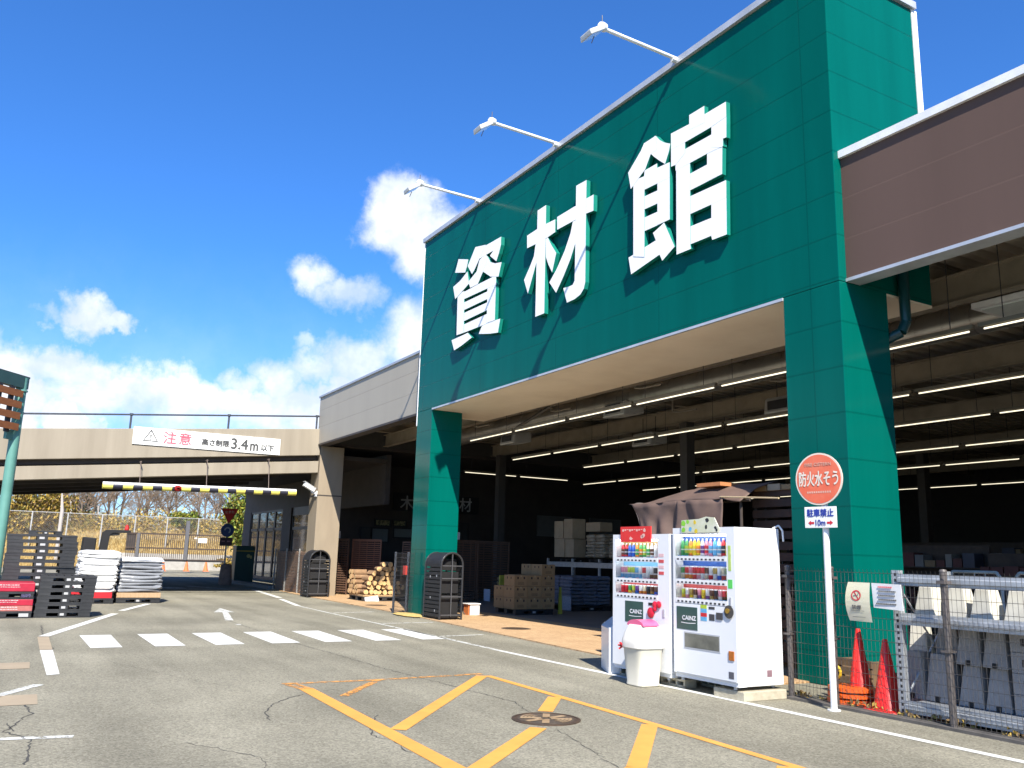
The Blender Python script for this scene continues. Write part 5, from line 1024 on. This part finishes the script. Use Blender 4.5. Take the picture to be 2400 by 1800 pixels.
# ------------------------------------------------------------------ store entrance
KR = mat('carton_kraft', (.34, .215, .10), .8, (.29, .18, .08), 3, bump=.05); TAPE = mat('carton_tape', (.42, .30, .16), .4); HOLE = mat('carton_hole', (.05, .03, .02), .8)
def carton(loc, sx, sy, sz, lab, grp, rz=0, m=None, holes=True):
    t = thing('carton', lab, 'carton', loc, rz, grp); x, y, z = (0, 0, 0)
    MB().box(-sx/2, sx/2, -sy/2, sy/2, 0, sz).build('box', m or KR, t, bevel=.008, shift=False)
    MB().box(-sx/2-.001, sx/2+.001, -.025, .025, sz-.05, sz+.001).build('tape', TAPE, t, shift=False)
    if holes:
        mb = MB()
        for (a, b) in ((-.10, .0), (.10, .0)): mb.box(sx/2-.003, sx/2+.001, a-.025, a+.025, sz-.10, sz-.04); mb.box(a-.025, a+.025, -sy/2-.001, -sy/2+.003, sz-.10, sz-.04)
        for k in range(4): mb.box(sx/2, sx/2+.0012, -.1, .1, .05+k*.02, .056+k*.02)
        mb.build('print', HOLE, t, shift=False)
    return t
put(P0, (-21.05, 12.8, .02), 0, 'pallet under the brown cartons at the store entrance', 'pallets under cartons').scale = (1, 1.1, 1)
for (ix, iy, n) in ((0, 0, 2), (0, 1, 3), (0, 2, 4), (1, 0, 3), (1, 1, 3), (1, 2, 4)):
    for k in range(n):
        carton((-21.35+.56*ix, 12.36+.44*iy, .17+.30*k), .55, .43, .295, 'brown carton, %s layer up in the entrance pile, %s row, %s' % (ORD[k+1], ['front', 'middle', 'back'][iy], ['far column', 'near column'][ix]), 'cartons piled at the entrance')
NTB = mat('card_blue', (.30, .36, .44), .6, (.2, .25, .32), 20)
YGN = mat('board_yellow', (.40, .40, .05), .6); t = thing('display_board', 'yellow green display board with dark print behind the entrance cartons', 'board', (-22.9, 13.2, .02)); MB().box(-23.2, -23.15, 13.2, 13.6, .05, 1.0).build('panel', YGN, t); MB().box(-23.149, -23.145, 13.42, 13.6, .45, .95).build('print', SKC, t)
t = thing('display_board', 'narrow yellow green board at the near side of the entrance cartons', 'board', (-20.3, 13.9, .02)); MB().prism([(13.72, .02), (13.84, .02), (13.8, .75), (13.75, .75)], 'x', -20.75, -20.7).build('panel', YGN, t)
ps = [sack_mesh(.62, .5, .12, s, SKC) for s in (11, 12, 13)]
put(P0, (-22.4, 15.6, .02), 0, 'pallet under the blue grey sacks inside the entrance', 'pallets under sacks').scale = (1.25, 1.3, 1)
sack_stack(ps, -22.4, 15.6, .18, 8, 2, 3, .62, .5, .12, lambda k, i, j: 'blue grey sack, %s layer up behind the cartons, %s, %s row' % (ORD[k+1], ['far column', 'near column'][i], ['first', 'second', 'third'][j]), 'blue grey sacks inside the entrance')
hide_protos(ps)
ps = [sack_mesh(.5, .8, .12, s, SKB) for s in (14, 15, 16)]
t = thing('storage_rack', 'grey steel rack carrying cartons and brown sacks inside the entrance', 'rack', (-23.5, 17, 0))
for x in (-25.6, -24.1, -22.6, -21.2):
    for y in (16.5, 17.6): MB().box(x-.04, x+.04, y-.03, y+.03, .02, 1.55).build('upright', STEEL, t)
for y in (16.5, 17.6): MB().box(-25.6, -21.2, y-.055, y-.031, 1.28, 1.42).build('beam', STEEL, t)
MB().box(-25.6, -21.2, 16.47, 17.63, 1.421, 1.44).build('shelf', STEEL, t)
sack_stack(ps, -23.1, 17.05, 1.60, 7, 2, 1, .5, .85, .12, lambda k, i, j: 'brown sack in the %s layer of the left pile on the rack, %s' % (ORD[k+1], ['far side', 'near side'][i]), 'brown sacks on the rack')
sack_stack(ps, -21.85, 17.05, 1.60, 6, 2, 1, .5, .85, .12, lambda k, i, j: 'brown sack in the %s layer of the right pile on the rack, %s' % (ORD[k+1], ['far side', 'near side'][i]), 'brown sacks on the rack')
hide_protos(ps)
for i, x in enumerate((-24.8, -23.1, -21.85)): put(P0, (x, 17.05, 1.445), 0, ['pallet on the rack under the tall pale cartons', 'pallet on the rack under the left brown sacks', 'pallet on the rack under the right brown sacks'][i], 'pallets on the rack')
KR2 = mat('carton_pale', (.40, .30, .19), .8)
for i, (x, y, z, sx, sy, sz, rz, lab) in enumerate(((-25.0, 16.8, 1.6, .6, .5, .62, 0, 'large pale carton on the rack, lower left'), (-24.45, 16.85, 1.6, .5, .5, .6, 0, 'large pale carton on the rack, lower right'), (-25.1, 16.8, 2.23, .5, .45, .58, .05, 'upright pale carton leaning on the top left of the rack'), (-24.45, 16.8, 2.21, .6, .5, .66, -.1, 'tall pale carton topmost on the rack'), (-23.6, 17.2, 2.45, .8, .5, .3, 0, 'flat carton lying over the brown sacks'))): carton((x, y, z), sx, sy, sz, lab, 'pale cartons on the rack', rz, KR2, False)
tag(MB().box(-22.0, -21.55, 14.7, 14.72, .05, .45).build('price_card', NTB), 'pale blue price card in front of the blue grey sacks', 'price card')
tag(MB().box(-25.6, -25.2, 14.0, 14.02, .12, .5).build('price_card', NTB), 'pale blue price card between the left pillar and the cartons', 'price card')
ps = [sack_mesh(.5, .55, .13, s, SKO) for s in (17, 18)]
sack_stack(ps, -27.0, 16.1, .03, 7, 2, 2, .5, .6, .13, lambda k, i, j: 'straw coloured sack, %s layer up behind the price card, %s column, %s row' % (ORD[k+1], ['far', 'middle', 'near'][i], ['front', 'back'][j]), 'straw coloured sacks inside the entrance'); hide_protos(ps)
# dark racks deeper in the hall
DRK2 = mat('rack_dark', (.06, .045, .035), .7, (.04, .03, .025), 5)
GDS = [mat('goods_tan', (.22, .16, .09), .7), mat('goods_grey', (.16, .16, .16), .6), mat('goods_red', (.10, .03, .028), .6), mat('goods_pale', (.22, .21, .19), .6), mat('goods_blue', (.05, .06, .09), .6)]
gd = random.Random(77)
def gondola(loc, L, H, lab, seed):
    rg = random.Random(seed); t = thing('shelving_unit', lab, 'shelving', loc, 0, 'shelving units deep in the hall'); x, y, z = loc
    MB().box(x-L/2, x+L/2, y-.02, y+.02, .03, H).build('back_panel', DRK2, t)
    for k in range(4): MB().box(x-L/2, x+L/2, y-.45, y-.021, .2+k*(H-.3)/4, .23+k*(H-.3)/4).build('shelf', DRK2, t)
    mb = MB()
    for k in range(4):
        q = x-L/2+.05
        while q < x+L/2-.3: w = rg.uniform(.12, .4); h = rg.uniform(.15, (H-.3)/4-.1); mb.box(q, q+w, y-.42, y-.05, .231+k*(H-.3)/4, .231+k*(H-.3)/4+h, rg.randrange(5)); q += w+.03
    mb.build('goods', GDS, t); return t
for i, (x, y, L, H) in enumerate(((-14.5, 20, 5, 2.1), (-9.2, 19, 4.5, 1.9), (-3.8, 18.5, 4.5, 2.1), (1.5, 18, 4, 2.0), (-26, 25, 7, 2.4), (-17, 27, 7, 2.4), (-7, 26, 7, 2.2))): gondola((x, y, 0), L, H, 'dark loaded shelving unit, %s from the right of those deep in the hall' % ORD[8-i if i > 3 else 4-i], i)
for i, (x, y, z, s) in enumerate(((-8.9, 20.5, 3.25, '2'), (-4.6, 20.5, 3.25, '1'))):
    t = thing('aisle_sign', 'dim hanging board with the figure %s over an aisle' % s, 'sign', (x, y, z), 0, 'aisle signs'); MB().box(x-.45, x+.45, y, y+.03, z-.9, z-.25).build('board', mat('aisle_board', (.16, .16, .155), .6), t); text(s, 1, (x, y, z+.12), (1, 0, 0), UP, GLY, 'lettering', t, .006, height=.42); MB().tube((x-.3, y, z-.25), (x-.3, y, 5.5), .006, 4).tube((x+.3, y, z-.25), (x+.3, y, 5.5), .006, 4).build('hanger', FRM, t)
for i, (y, z0, z1, lab) in enumerate(((22.5, 2.6, 3.6, 'nearer of two pale notice boards on the dark side wall'), (25.6, 2.7, 3.6, 'farther of two pale notice boards on the dark side wall'))): tag(MB().box(-35.99, -35.94, y, y+2.0, z0, z1).build('notice_board', mat('board_dim', (.15, .15, .145), .7)), lab, 'notice board', 'notice boards on the side wall')
# cart barriers behind the rack
for i, x in enumerate((-7.02, -6.12)):
    t = tag(MB().path([(x-.36, 11.3, .03), (x-.36, 11.3, 1.42), (x-.30, 11.3, 1.5), (x+.30, 11.3, 1.5), (x+.36, 11.3, 1.42), (x+.36, 11.3, .03)], .022, 8).path([(x-.15, 11.3, .3), (x-.15, 11.3, 1.48)], .008, 5).path([(x, 11.3, .3), (x, 11.3, 1.48)], .008, 5).path([(x+.15, 11.3, .3), (x+.15, 11.3, 1.48)], .008, 5).path([(x-.35, 11.3, .3), (x+.35, 11.3, .3)], .012, 5).build('hoop_barrier', GALV, smooth=True), ['grey hoop barrier half hidden by the right green pillar', 'grey hoop barrier in full view behind the galvanised rack'][i], 'barrier', 'hoop barriers')
# ---- tarpaulin over a stall behind the machines
TARP = mat('tarpaulin', (.135, .085, .066), .75, (.10, .064, .05), 2.2, bump=.35, bscale=7)
t = thing('covered_stall', 'brown tarpaulin draped over a stall frame behind the drinks machines', 'stall', (-11.2, 10.1, 0))
def cloth(name, fn, nu, nv, m, par, th=.006):
    mb = MB(); I = {}
    for i in range(nu+1):
        for j in range(nv+1): I[i, j] = len(mb.v); mb.v.append(Vector(fn(i/nu, j/nv)))
    for i in range(nu):
        for j in range(nv): mb.f.append((I[i, j], I[i+1, j], I[i+1, j+1], I[i, j+1])); mb.m.append(0)
    o = mb.build(name, m, par, smooth=True); md = o.modifiers.new('thick', 'SOLIDIFY'); md.thickness = th; return o
nz_ = lambda x, y, z: noise.noise(Vector((x, y, z)))
def topf(u, v):
    x = -12.5+2.75*u; z = 2.535+.27*math.sin(min(1, v*1.15)*1.57)*min(1, u*2.2+.10)-.012*math.sin(u*9)*(1-v)+.035*nz_(u*5, v*4, 1)-.10*max(0, u-.86)*7*(1-v)*.6; return (x+.12*v, 9.78+.75*v, z)
cloth('tarpaulin', topf, 40, 14, TARP, t)
def skirt(xa, xb, z1, seed, slant=0.):
    def f(u, v):
        x = xa+(xb-xa)*u+slant*v*(1-u); z = 2.53-.010*math.sin(((xa+12.5+(xb-xa)*u)/2.75)*9)-(2.53-z1)*v; return (x, 9.775+.03*math.sin(u*14+seed)*min(1, v*3)-.06*v+.07*nz_(u*4+seed, v*3, 2), z)
    return f
cloth('skirt', skirt(-12.42, -11.18, 1.15, 1, .8), 22, 18, TARP, t); cloth('skirt', skirt(-11.20, -10.12, 1.15, 5), 22, 18, TARP, t)
def endf(u, v): return (-12.42+.75*v+.08*nz_(u*3, v*4, 7), 9.8+.7*u, 2.52-1.3*v+.05*math.sin(u*6))
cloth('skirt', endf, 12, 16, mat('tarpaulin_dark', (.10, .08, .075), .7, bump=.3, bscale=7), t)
mb = MB()
for x in (-11.6, -9.9): 
    for y in (9.95, 10.5): mb.tube((x, y, .02), (x, y, 2.5), .025, 7)
mb.tube((-12.3, 9.95, 2.5), (-9.7, 9.95, 2.5), .025, 7).tube((-12.3, 10.5, 2.68), (-9.7, 10.5, 2.68), .025, 7); mb.build('frame', DRK2, t)
MB().box(-11.4, -10.2, 10.2, 10.6, .05, 1.7).build('table', DRK2, t)
o = tag(MB().tube((-10.2, 9.80, 2.56), (-8.66, 9.44, 2.45), .014, 6).build('wooden_stick', mat('stick_wood', (.50, .38, .22), .7)), 'pale thin stick poking out from under the brown tarpaulin', 'stick')
t = thing('slatted_rack', 'dark brown slatted rack between the tarpaulin and the right green pillar', 'rack', (-9.4, 10.5, 0)); mb = MB()
for k in range(16): mb.box(-10.05, -8.75, 10.35, 10.38, .1+k*.165, .1+k*.165+.12)
mb.build('slat', mat('slat_brown', (.07, .035, .022), .7, (.045, .025, .017), 5), t); MB().box(-10.05, -9.99, 10.38, 10.9, .02, 2.75).box(-8.81, -8.75, 10.38, 10.9, .02, 2.75).build('frame', DRK2, t); MB().box(-10.0, -8.8, 10.38, 10.88, 2.62, 2.66).build('shelf', DRK2, t)
for k in range(4): tag(MB().box(-9.95+.28*k, -9.70+.28*k, 10.3, 10.7, 2.662, 2.74+.02*(k % 2)).build('carton', KR2 if k % 2 else KR), '%s flat carton from the left on top of the dark slatted rack' % ORD[k+1], 'carton', 'flat cartons on the slatted rack')
tag(MB().box(-10.9, -10.35, 9.95, 10.45, 2.76, 2.82).build('carton', mat('carton_orange', (.48, .19, .07), .7)), 'orange brown flat carton on top of the tarpaulin', 'carton')
# ---- arched black racks at the two pillars
AB = mat('rack_black', (.010, .010, .011), .6, (.016, .016, .017), 6)
def arch(name, label, cx, cy, L, Wd, H):
    t = thing(name, label, 'rack', (cx, cy, .02), 0, 'arched black racks beside the pillars'); r = Wd/2; zs = H-r
    def prof(r0):
        p = [(cy-r0, .02)]+[(cy-r0*math.cos(math.pi*k/12), zs+r0*math.sin(math.pi*k/12)) for k in range(13)]+[(cy+r0, .02)]; return p
    for x in (cx+L/2, cx-L/2): MB().path([(x, *q) for q in prof(r)], .026, 8).build('arch', mat('arch_edge', (.022, .022, .024), .5), t, smooth=True)
    mb = MB(); z = .08
    while z < zs: mb.box(cx-L/2, cx+L/2, cy-r-.012, cy-r+.012, z, z+.075); mb.box(cx-L/2, cx+L/2, cy+r-.012, cy+r+.012, z, z+.075); z += .098
    for k in range(1, 24):
        a = math.pi*k/24; p = Vector((cx, cy-r*math.cos(a), zs+r*math.sin(a))); mb.X = Matrix.Translation(p) @ Matrix.Rotation(-a+math.pi/2 if False else math.pi/2-a, 4, 'X'); mb.box(-L/2, L/2, -.03, .03, -.012, .012); mb.X = None
    mb.build('slat', AB, t)
    mb = MB(); 
    for z in (.12, .55, .98, 1.28): mb.box(cx+L/2-.03, cx+L/2+.012, cy-r, cy+r, z, z+.022)
    mb.box(cx+L/2-.02, cx+L/2+.01, cy-.010, cy+.010, .1, H-.02); mb.build('crossbar', mat('crossbar_grey', (.07, .07, .075), .5), t)
    mb = MB().box(cx-L/2+.05, cx+L/2-.1, cy-r+.05, cy+r-.05, .03, .6).box(cx-L/2+.05, cx+L/2-.1, cy-r+.06, cy+r-.06, .64, 1.15).box(cx-L/2+.05, cx+L/2-.15, cy-r+.1, cy+r-.1, 1.18, 1.45); mb.build('tray', mat('tray_black', (.008, .008, .009), .6), t)
    mb = MB()
    for (a, b) in ((.35, 1.0), (.75, 1.02), (.7, .2), (.4, .5)): mb.box(cx-L/2+L*a-.02, cx-L/2+L*a+.02, cy-r-.014, cy-r-.0125, b, b+.05)
    mb.build('sticker', STK, t); return t
arch('arched_rack', 'black arched rack with open end in front of the left green pillar', -19.65, 9.60, .9, .58, 1.60)
arch('arched_rack', 'black arched rack with open end beside the beige end pillar', -30.2, 9.75, .78, .72, 1.60)
# ---- mesh fence pieces at the pillars
def meshpanel(label, x0, x1, y, h, posts, brace=None):
    t = thing('wire_fence', label, 'fence', (x0, y, .02), 0); mb = MB(); x = x0
    while x <= x1: mb.tube((x, y, .05), (x, y, h), .004, 3, caps=False); x += .075
    for k in range(14): z = .06+(h-.06)*k/13; mb.tube((x0, y, z), (x1, y, z), .004, 3, caps=False)
    mb.build('mesh', WIRE, t, recalc=False)
    for p in posts: MB().tube((p, y+.03, 0), (p, y+.03, h+.03), .032, 8).build('post', GALV if brace else DRK, t, smooth=True)
    return t
meshpanel('short mesh fence standing in front of the left green pillar', -22.05, -20.75, 9.28, 1.57, (-22.05, -21.2))
meshpanel('long brown mesh fence between the corner room and the beige end pillar', -36.0, -31.0, 9.85, 1.62, (-36.0, -34.4, -32.7, -31.1), 1)
t = thing('lattice_barrier', 'brown lattice screen behind the long mesh fence under the ramp end', 'screen', (-34, 10.1, 0)); LAT = mat('lattice_brown', (.34, .21, .145), .7, (.26, .155, .10), 6, stretch=(1, 1, 6))
mb = MB()
for k in range(22): mb.box(-35.9, -31.0 if k < 0 else -31.6, 9.92, 9.94, .05+k*.068, .108+k*.068)
mb.build('slat', LAT, t); mb = MB()
for k in range(9): mb.box(-35.9+k*.52, -35.84+k*.52, 9.941, 9.98, .02, 1.56)
mb.build('stile', LAT, t)
tag(MB().box(-21.27, -21.1, 9.20, 9.25, 1.02, 1.25).build('red_box', mat('box_red', (.40, .04, .03), .5)), 'small red box fixed on the short mesh fence post', 'box')
# ---- lattice screens, firewood, kindling beside the end pillar
def lattice(label, x, y, w, h, rz, gap, m, grp='lattice screens by the firewood'):
    t = thing('lattice_screen', label, 'screen', (x, y, .022), rz, grp); mb = MB(); z = .08
    while z < h-.08: mb.box(-w/2+.03, w/2-.03, -.01, .01, z, z+gap*.55); z += gap
    mb.build('slat', m, t, shift=False); MB().box(-w/2, -w/2+.05, -.02, .02, 0, h).box(w/2-.05, w/2, -.02, .02, 0, h).box(-w/2+.05, w/2-.05, -.02, .02, h-.06, h).build('frame', m, t, shift=False); mb = MB()
    for k in range(1, 4): q = -w/2+w*k/4; mb.box(q-.015, q+.015, .011, .025, .05, h-.05)
    mb.build('stile', m, t, shift=False)
LB2 = mat('lattice_red_brown', (.20, .085, .045), .65, (.15, .06, .03), 6, stretch=(1, 1, 6))
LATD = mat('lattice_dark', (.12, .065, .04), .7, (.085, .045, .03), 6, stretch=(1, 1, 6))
lattice('dark narrow lattice screen leaning by the beige end pillar', -31.75, 11.2, .75, 2.05, R(25), .085, LATD); lattice('sunlit red brown lattice screen behind the firewood', -31.25, 12.0, 1.25, 2.05, R(40), .075, LB2); lattice('dark lattice screen standing in shade behind the firewood', -29.7, 13.4, 1.4, 2.0, R(30), .085, LATD)
lattice('dark lattice screen standing right of the left green pillar', -27.2, 14.0, 1.2, 2.07, R(85), .085, LATD); lattice('dark lattice screen deeper behind the left green pillar', -27.6, 15.4, 1.3, 2.07, R(80), .085, LATD)
tag(MB().box(-31.7, -31.25, 10.9, 10.93, 2.08, 2.32).build('price_card', NW), 'white card on top of the narrow lattice screen', 'price card')
tag(MB().box(-27.15, -27.1, 13.5, 13.8, 2.1, 2.35).build('price_card', NW), 'white card above the lattice screen by the left green pillar', 'price card')
PW_ = mat('pallet_wood', (.40, .27, .14), .8, (.30, .19, .09), 6, stretch=(1, 6, 1))
Pw = make_pallet(PB, None, 1.3, 1.5); Pw.location = (-27.8, 11.15, .022); tag(Pw, 'black pallet under the pile of split firewood', group='pallets under firewood'); tag(MB().box(-28.45, -27.15, 10.4, 11.9, .171, .22).build('wooden_board', PW_), 'wooden board between the black pallet and the firewood', 'board')
CUT = mat('log_cut', (.68, .46, .22), .8, (.50, .31, .13), 14); BKL = mat('log_bark', (.30, .18, .09), .9, (.20, .115, .06), 9, bump=.4)
def logm(seed, L, r):
    rg = random.Random(seed); mb = MB(); n = 11; ring = [r*rg.uniform(.82, 1.08) for _ in range(n)]; v = []
    for x in (-L/2, L/2): v += [(x, ring[i]*math.cos(2*math.pi*i/n), ring[i]*math.sin(2*math.pi*i/n)) for i in range(n)]
    mb.add(v, [tuple(range(n)), tuple(range(2*n-1, n-1, -1))]+[(i, (i+1) % n, n+(i+1) % n, n+i) for i in range(n)], [1, 1]+[0]*n); return mb.build('firewood_log', [BKL, CUT], bevel=.006)
lp = [logm(k, .42, .085) for k in range(4)]; rg = random.Random(55)
rowsL = [(0, 8, 0.), (1, 8, .05), (2, 7, .1), (3, 6, .0), (4, 5, .22), (5, 4, .4), (6, 2, .62)]
for k, n, o in rowsL:
    for i in range(n):
        if k in (3, 4) and i == 1: continue
        y = 10.52+.165*i+o+.04*(k % 2)+rg.uniform(-.03, .03); c = lp[rg.randrange(4)].copy(); C.objects.link(c); c.scale = (1, rg.uniform(.85, 1.2), rg.uniform(.85, 1.15)); c.location = (-27.4+rg.uniform(-.09, .09), y, .305+.15*k+rg.uniform(-.012, .012)); c.rotation_euler = (rg.uniform(0, 6), 0, rg.uniform(-.22, .22)); tag(c, '%s log from the road in the %s layer of the firewood pile front' % (ORD[i+1], ORD[k+1]), 'log', 'split logs on the firewood pallet')
for k in range(5):
    for i in range(5-k//2):
        c = lp[rg.randrange(4)].copy(); C.objects.link(c); c.location = (-28.2+.19*(i-1)*.9, 10.5+rg.uniform(0, .1), .305+.155*k); c.rotation_euler = (rg.uniform(0, 6), 0, R(90)+rg.uniform(-.15, .15)); tag(c, '%s log from the left in the %s layer on the firewood pile side' % (ORD[i+1], ORD[k+1]), 'log', 'split logs on the firewood pallet')
hide_protos(lp)
tag(MB().hexa([(-27.05, 10.45, .03), (-27.0, 10.9, .03), (-27.05, 10.9, .03), (-27.1, 10.45, .03)], [(-27.2, 10.45, .2), (-27.15, 10.9, .2), (-27.2, 10.9, .2), (-27.25, 10.45, .2)]).build('price_card', NW), 'white price card leaning at the foot of the firewood pile', 'price card')
KB = mat('kindling', (.26, .16, .07), .85, (.14, .085, .04), 26, contrast=(.45, .55))
for k in range(3):
    for i in range(4):
        carton((-27.9+.0*i, 12.3+.42*i, .03+.38*k), .6, .40, .37, '%s bundle from the left in the %s layer of the kindling stack' % (ORD[i+1], ORD[k+1]), 'kindling bundles beside the firewood', 0, KB, False)
# stool and sand by the arched rack
t = thing('small_stool', 'small white and orange stool on the paving right of the arched rack', 'stool', (-20.8, 11.0, .022)); OW = mat('stool_orange', (.50, .15, .04), .6)
MB().box(-20.95, -20.62, 10.82, 11.2, .29, .32).build('top', NW, t, bevel=.01); MB().box(-20.92, -20.66, 10.85, 10.88, .022, .289).build('side', OW, t); MB().box(-20.69, -20.65, 10.90, 11.18, .022, .289).build('side', NW, t); MB().tube((-20.75, 10.8, .04), (-20.95, 10.62, .28), .015, 6).build('leg', DRK2, t)
mb = MB(); rg = random.Random(6); SAND = mat('sand', (.50, .36, .12), .95, (.40, .28, .09), 10, bump=.4, bscale=70); n = 22; rings = 5; I = {}
for r_ in range(rings+1):
    for k in range(n):
        a = 2*math.pi*k/n; q = r_/rings; I[r_, k] = len(mb.v); mb.v.append(Vector((-20.95+q*.85*math.cos(a)*rg.uniform(.9, 1.1), 9.3+q*.30*math.sin(a)*rg.uniform(.85, 1.15), .024+.05*(1-q*q))))
for r_ in range(rings):
    for k in range(n): mb.f.append((I[r_, k], I[r_+1, k], I[r_+1, (k+1) % n], I[r_, (k+1) % n])); mb.m.append(0)
tag(mb.build('sand_patch', SAND, smooth=True), 'spilled yellow sand at the foot of the left green pillar', 'sand', kind='stuff')
mb = MB(); leaves(mb, (-9.95, 9.3, .2), (.25, .2, .2), 1, .01, rg)
o = tag(sack_mesh(.30, .35, .45, 33, mat('bag_pale', (.45, .50, .55), .3, (.3, .35, .42), 6, bump=.5)), 'pale plastic bag standing on the paving left of the slant topped box', 'bag'); o.name = 'plastic_bag'; o.location = (-11.9, 9.0, .022)
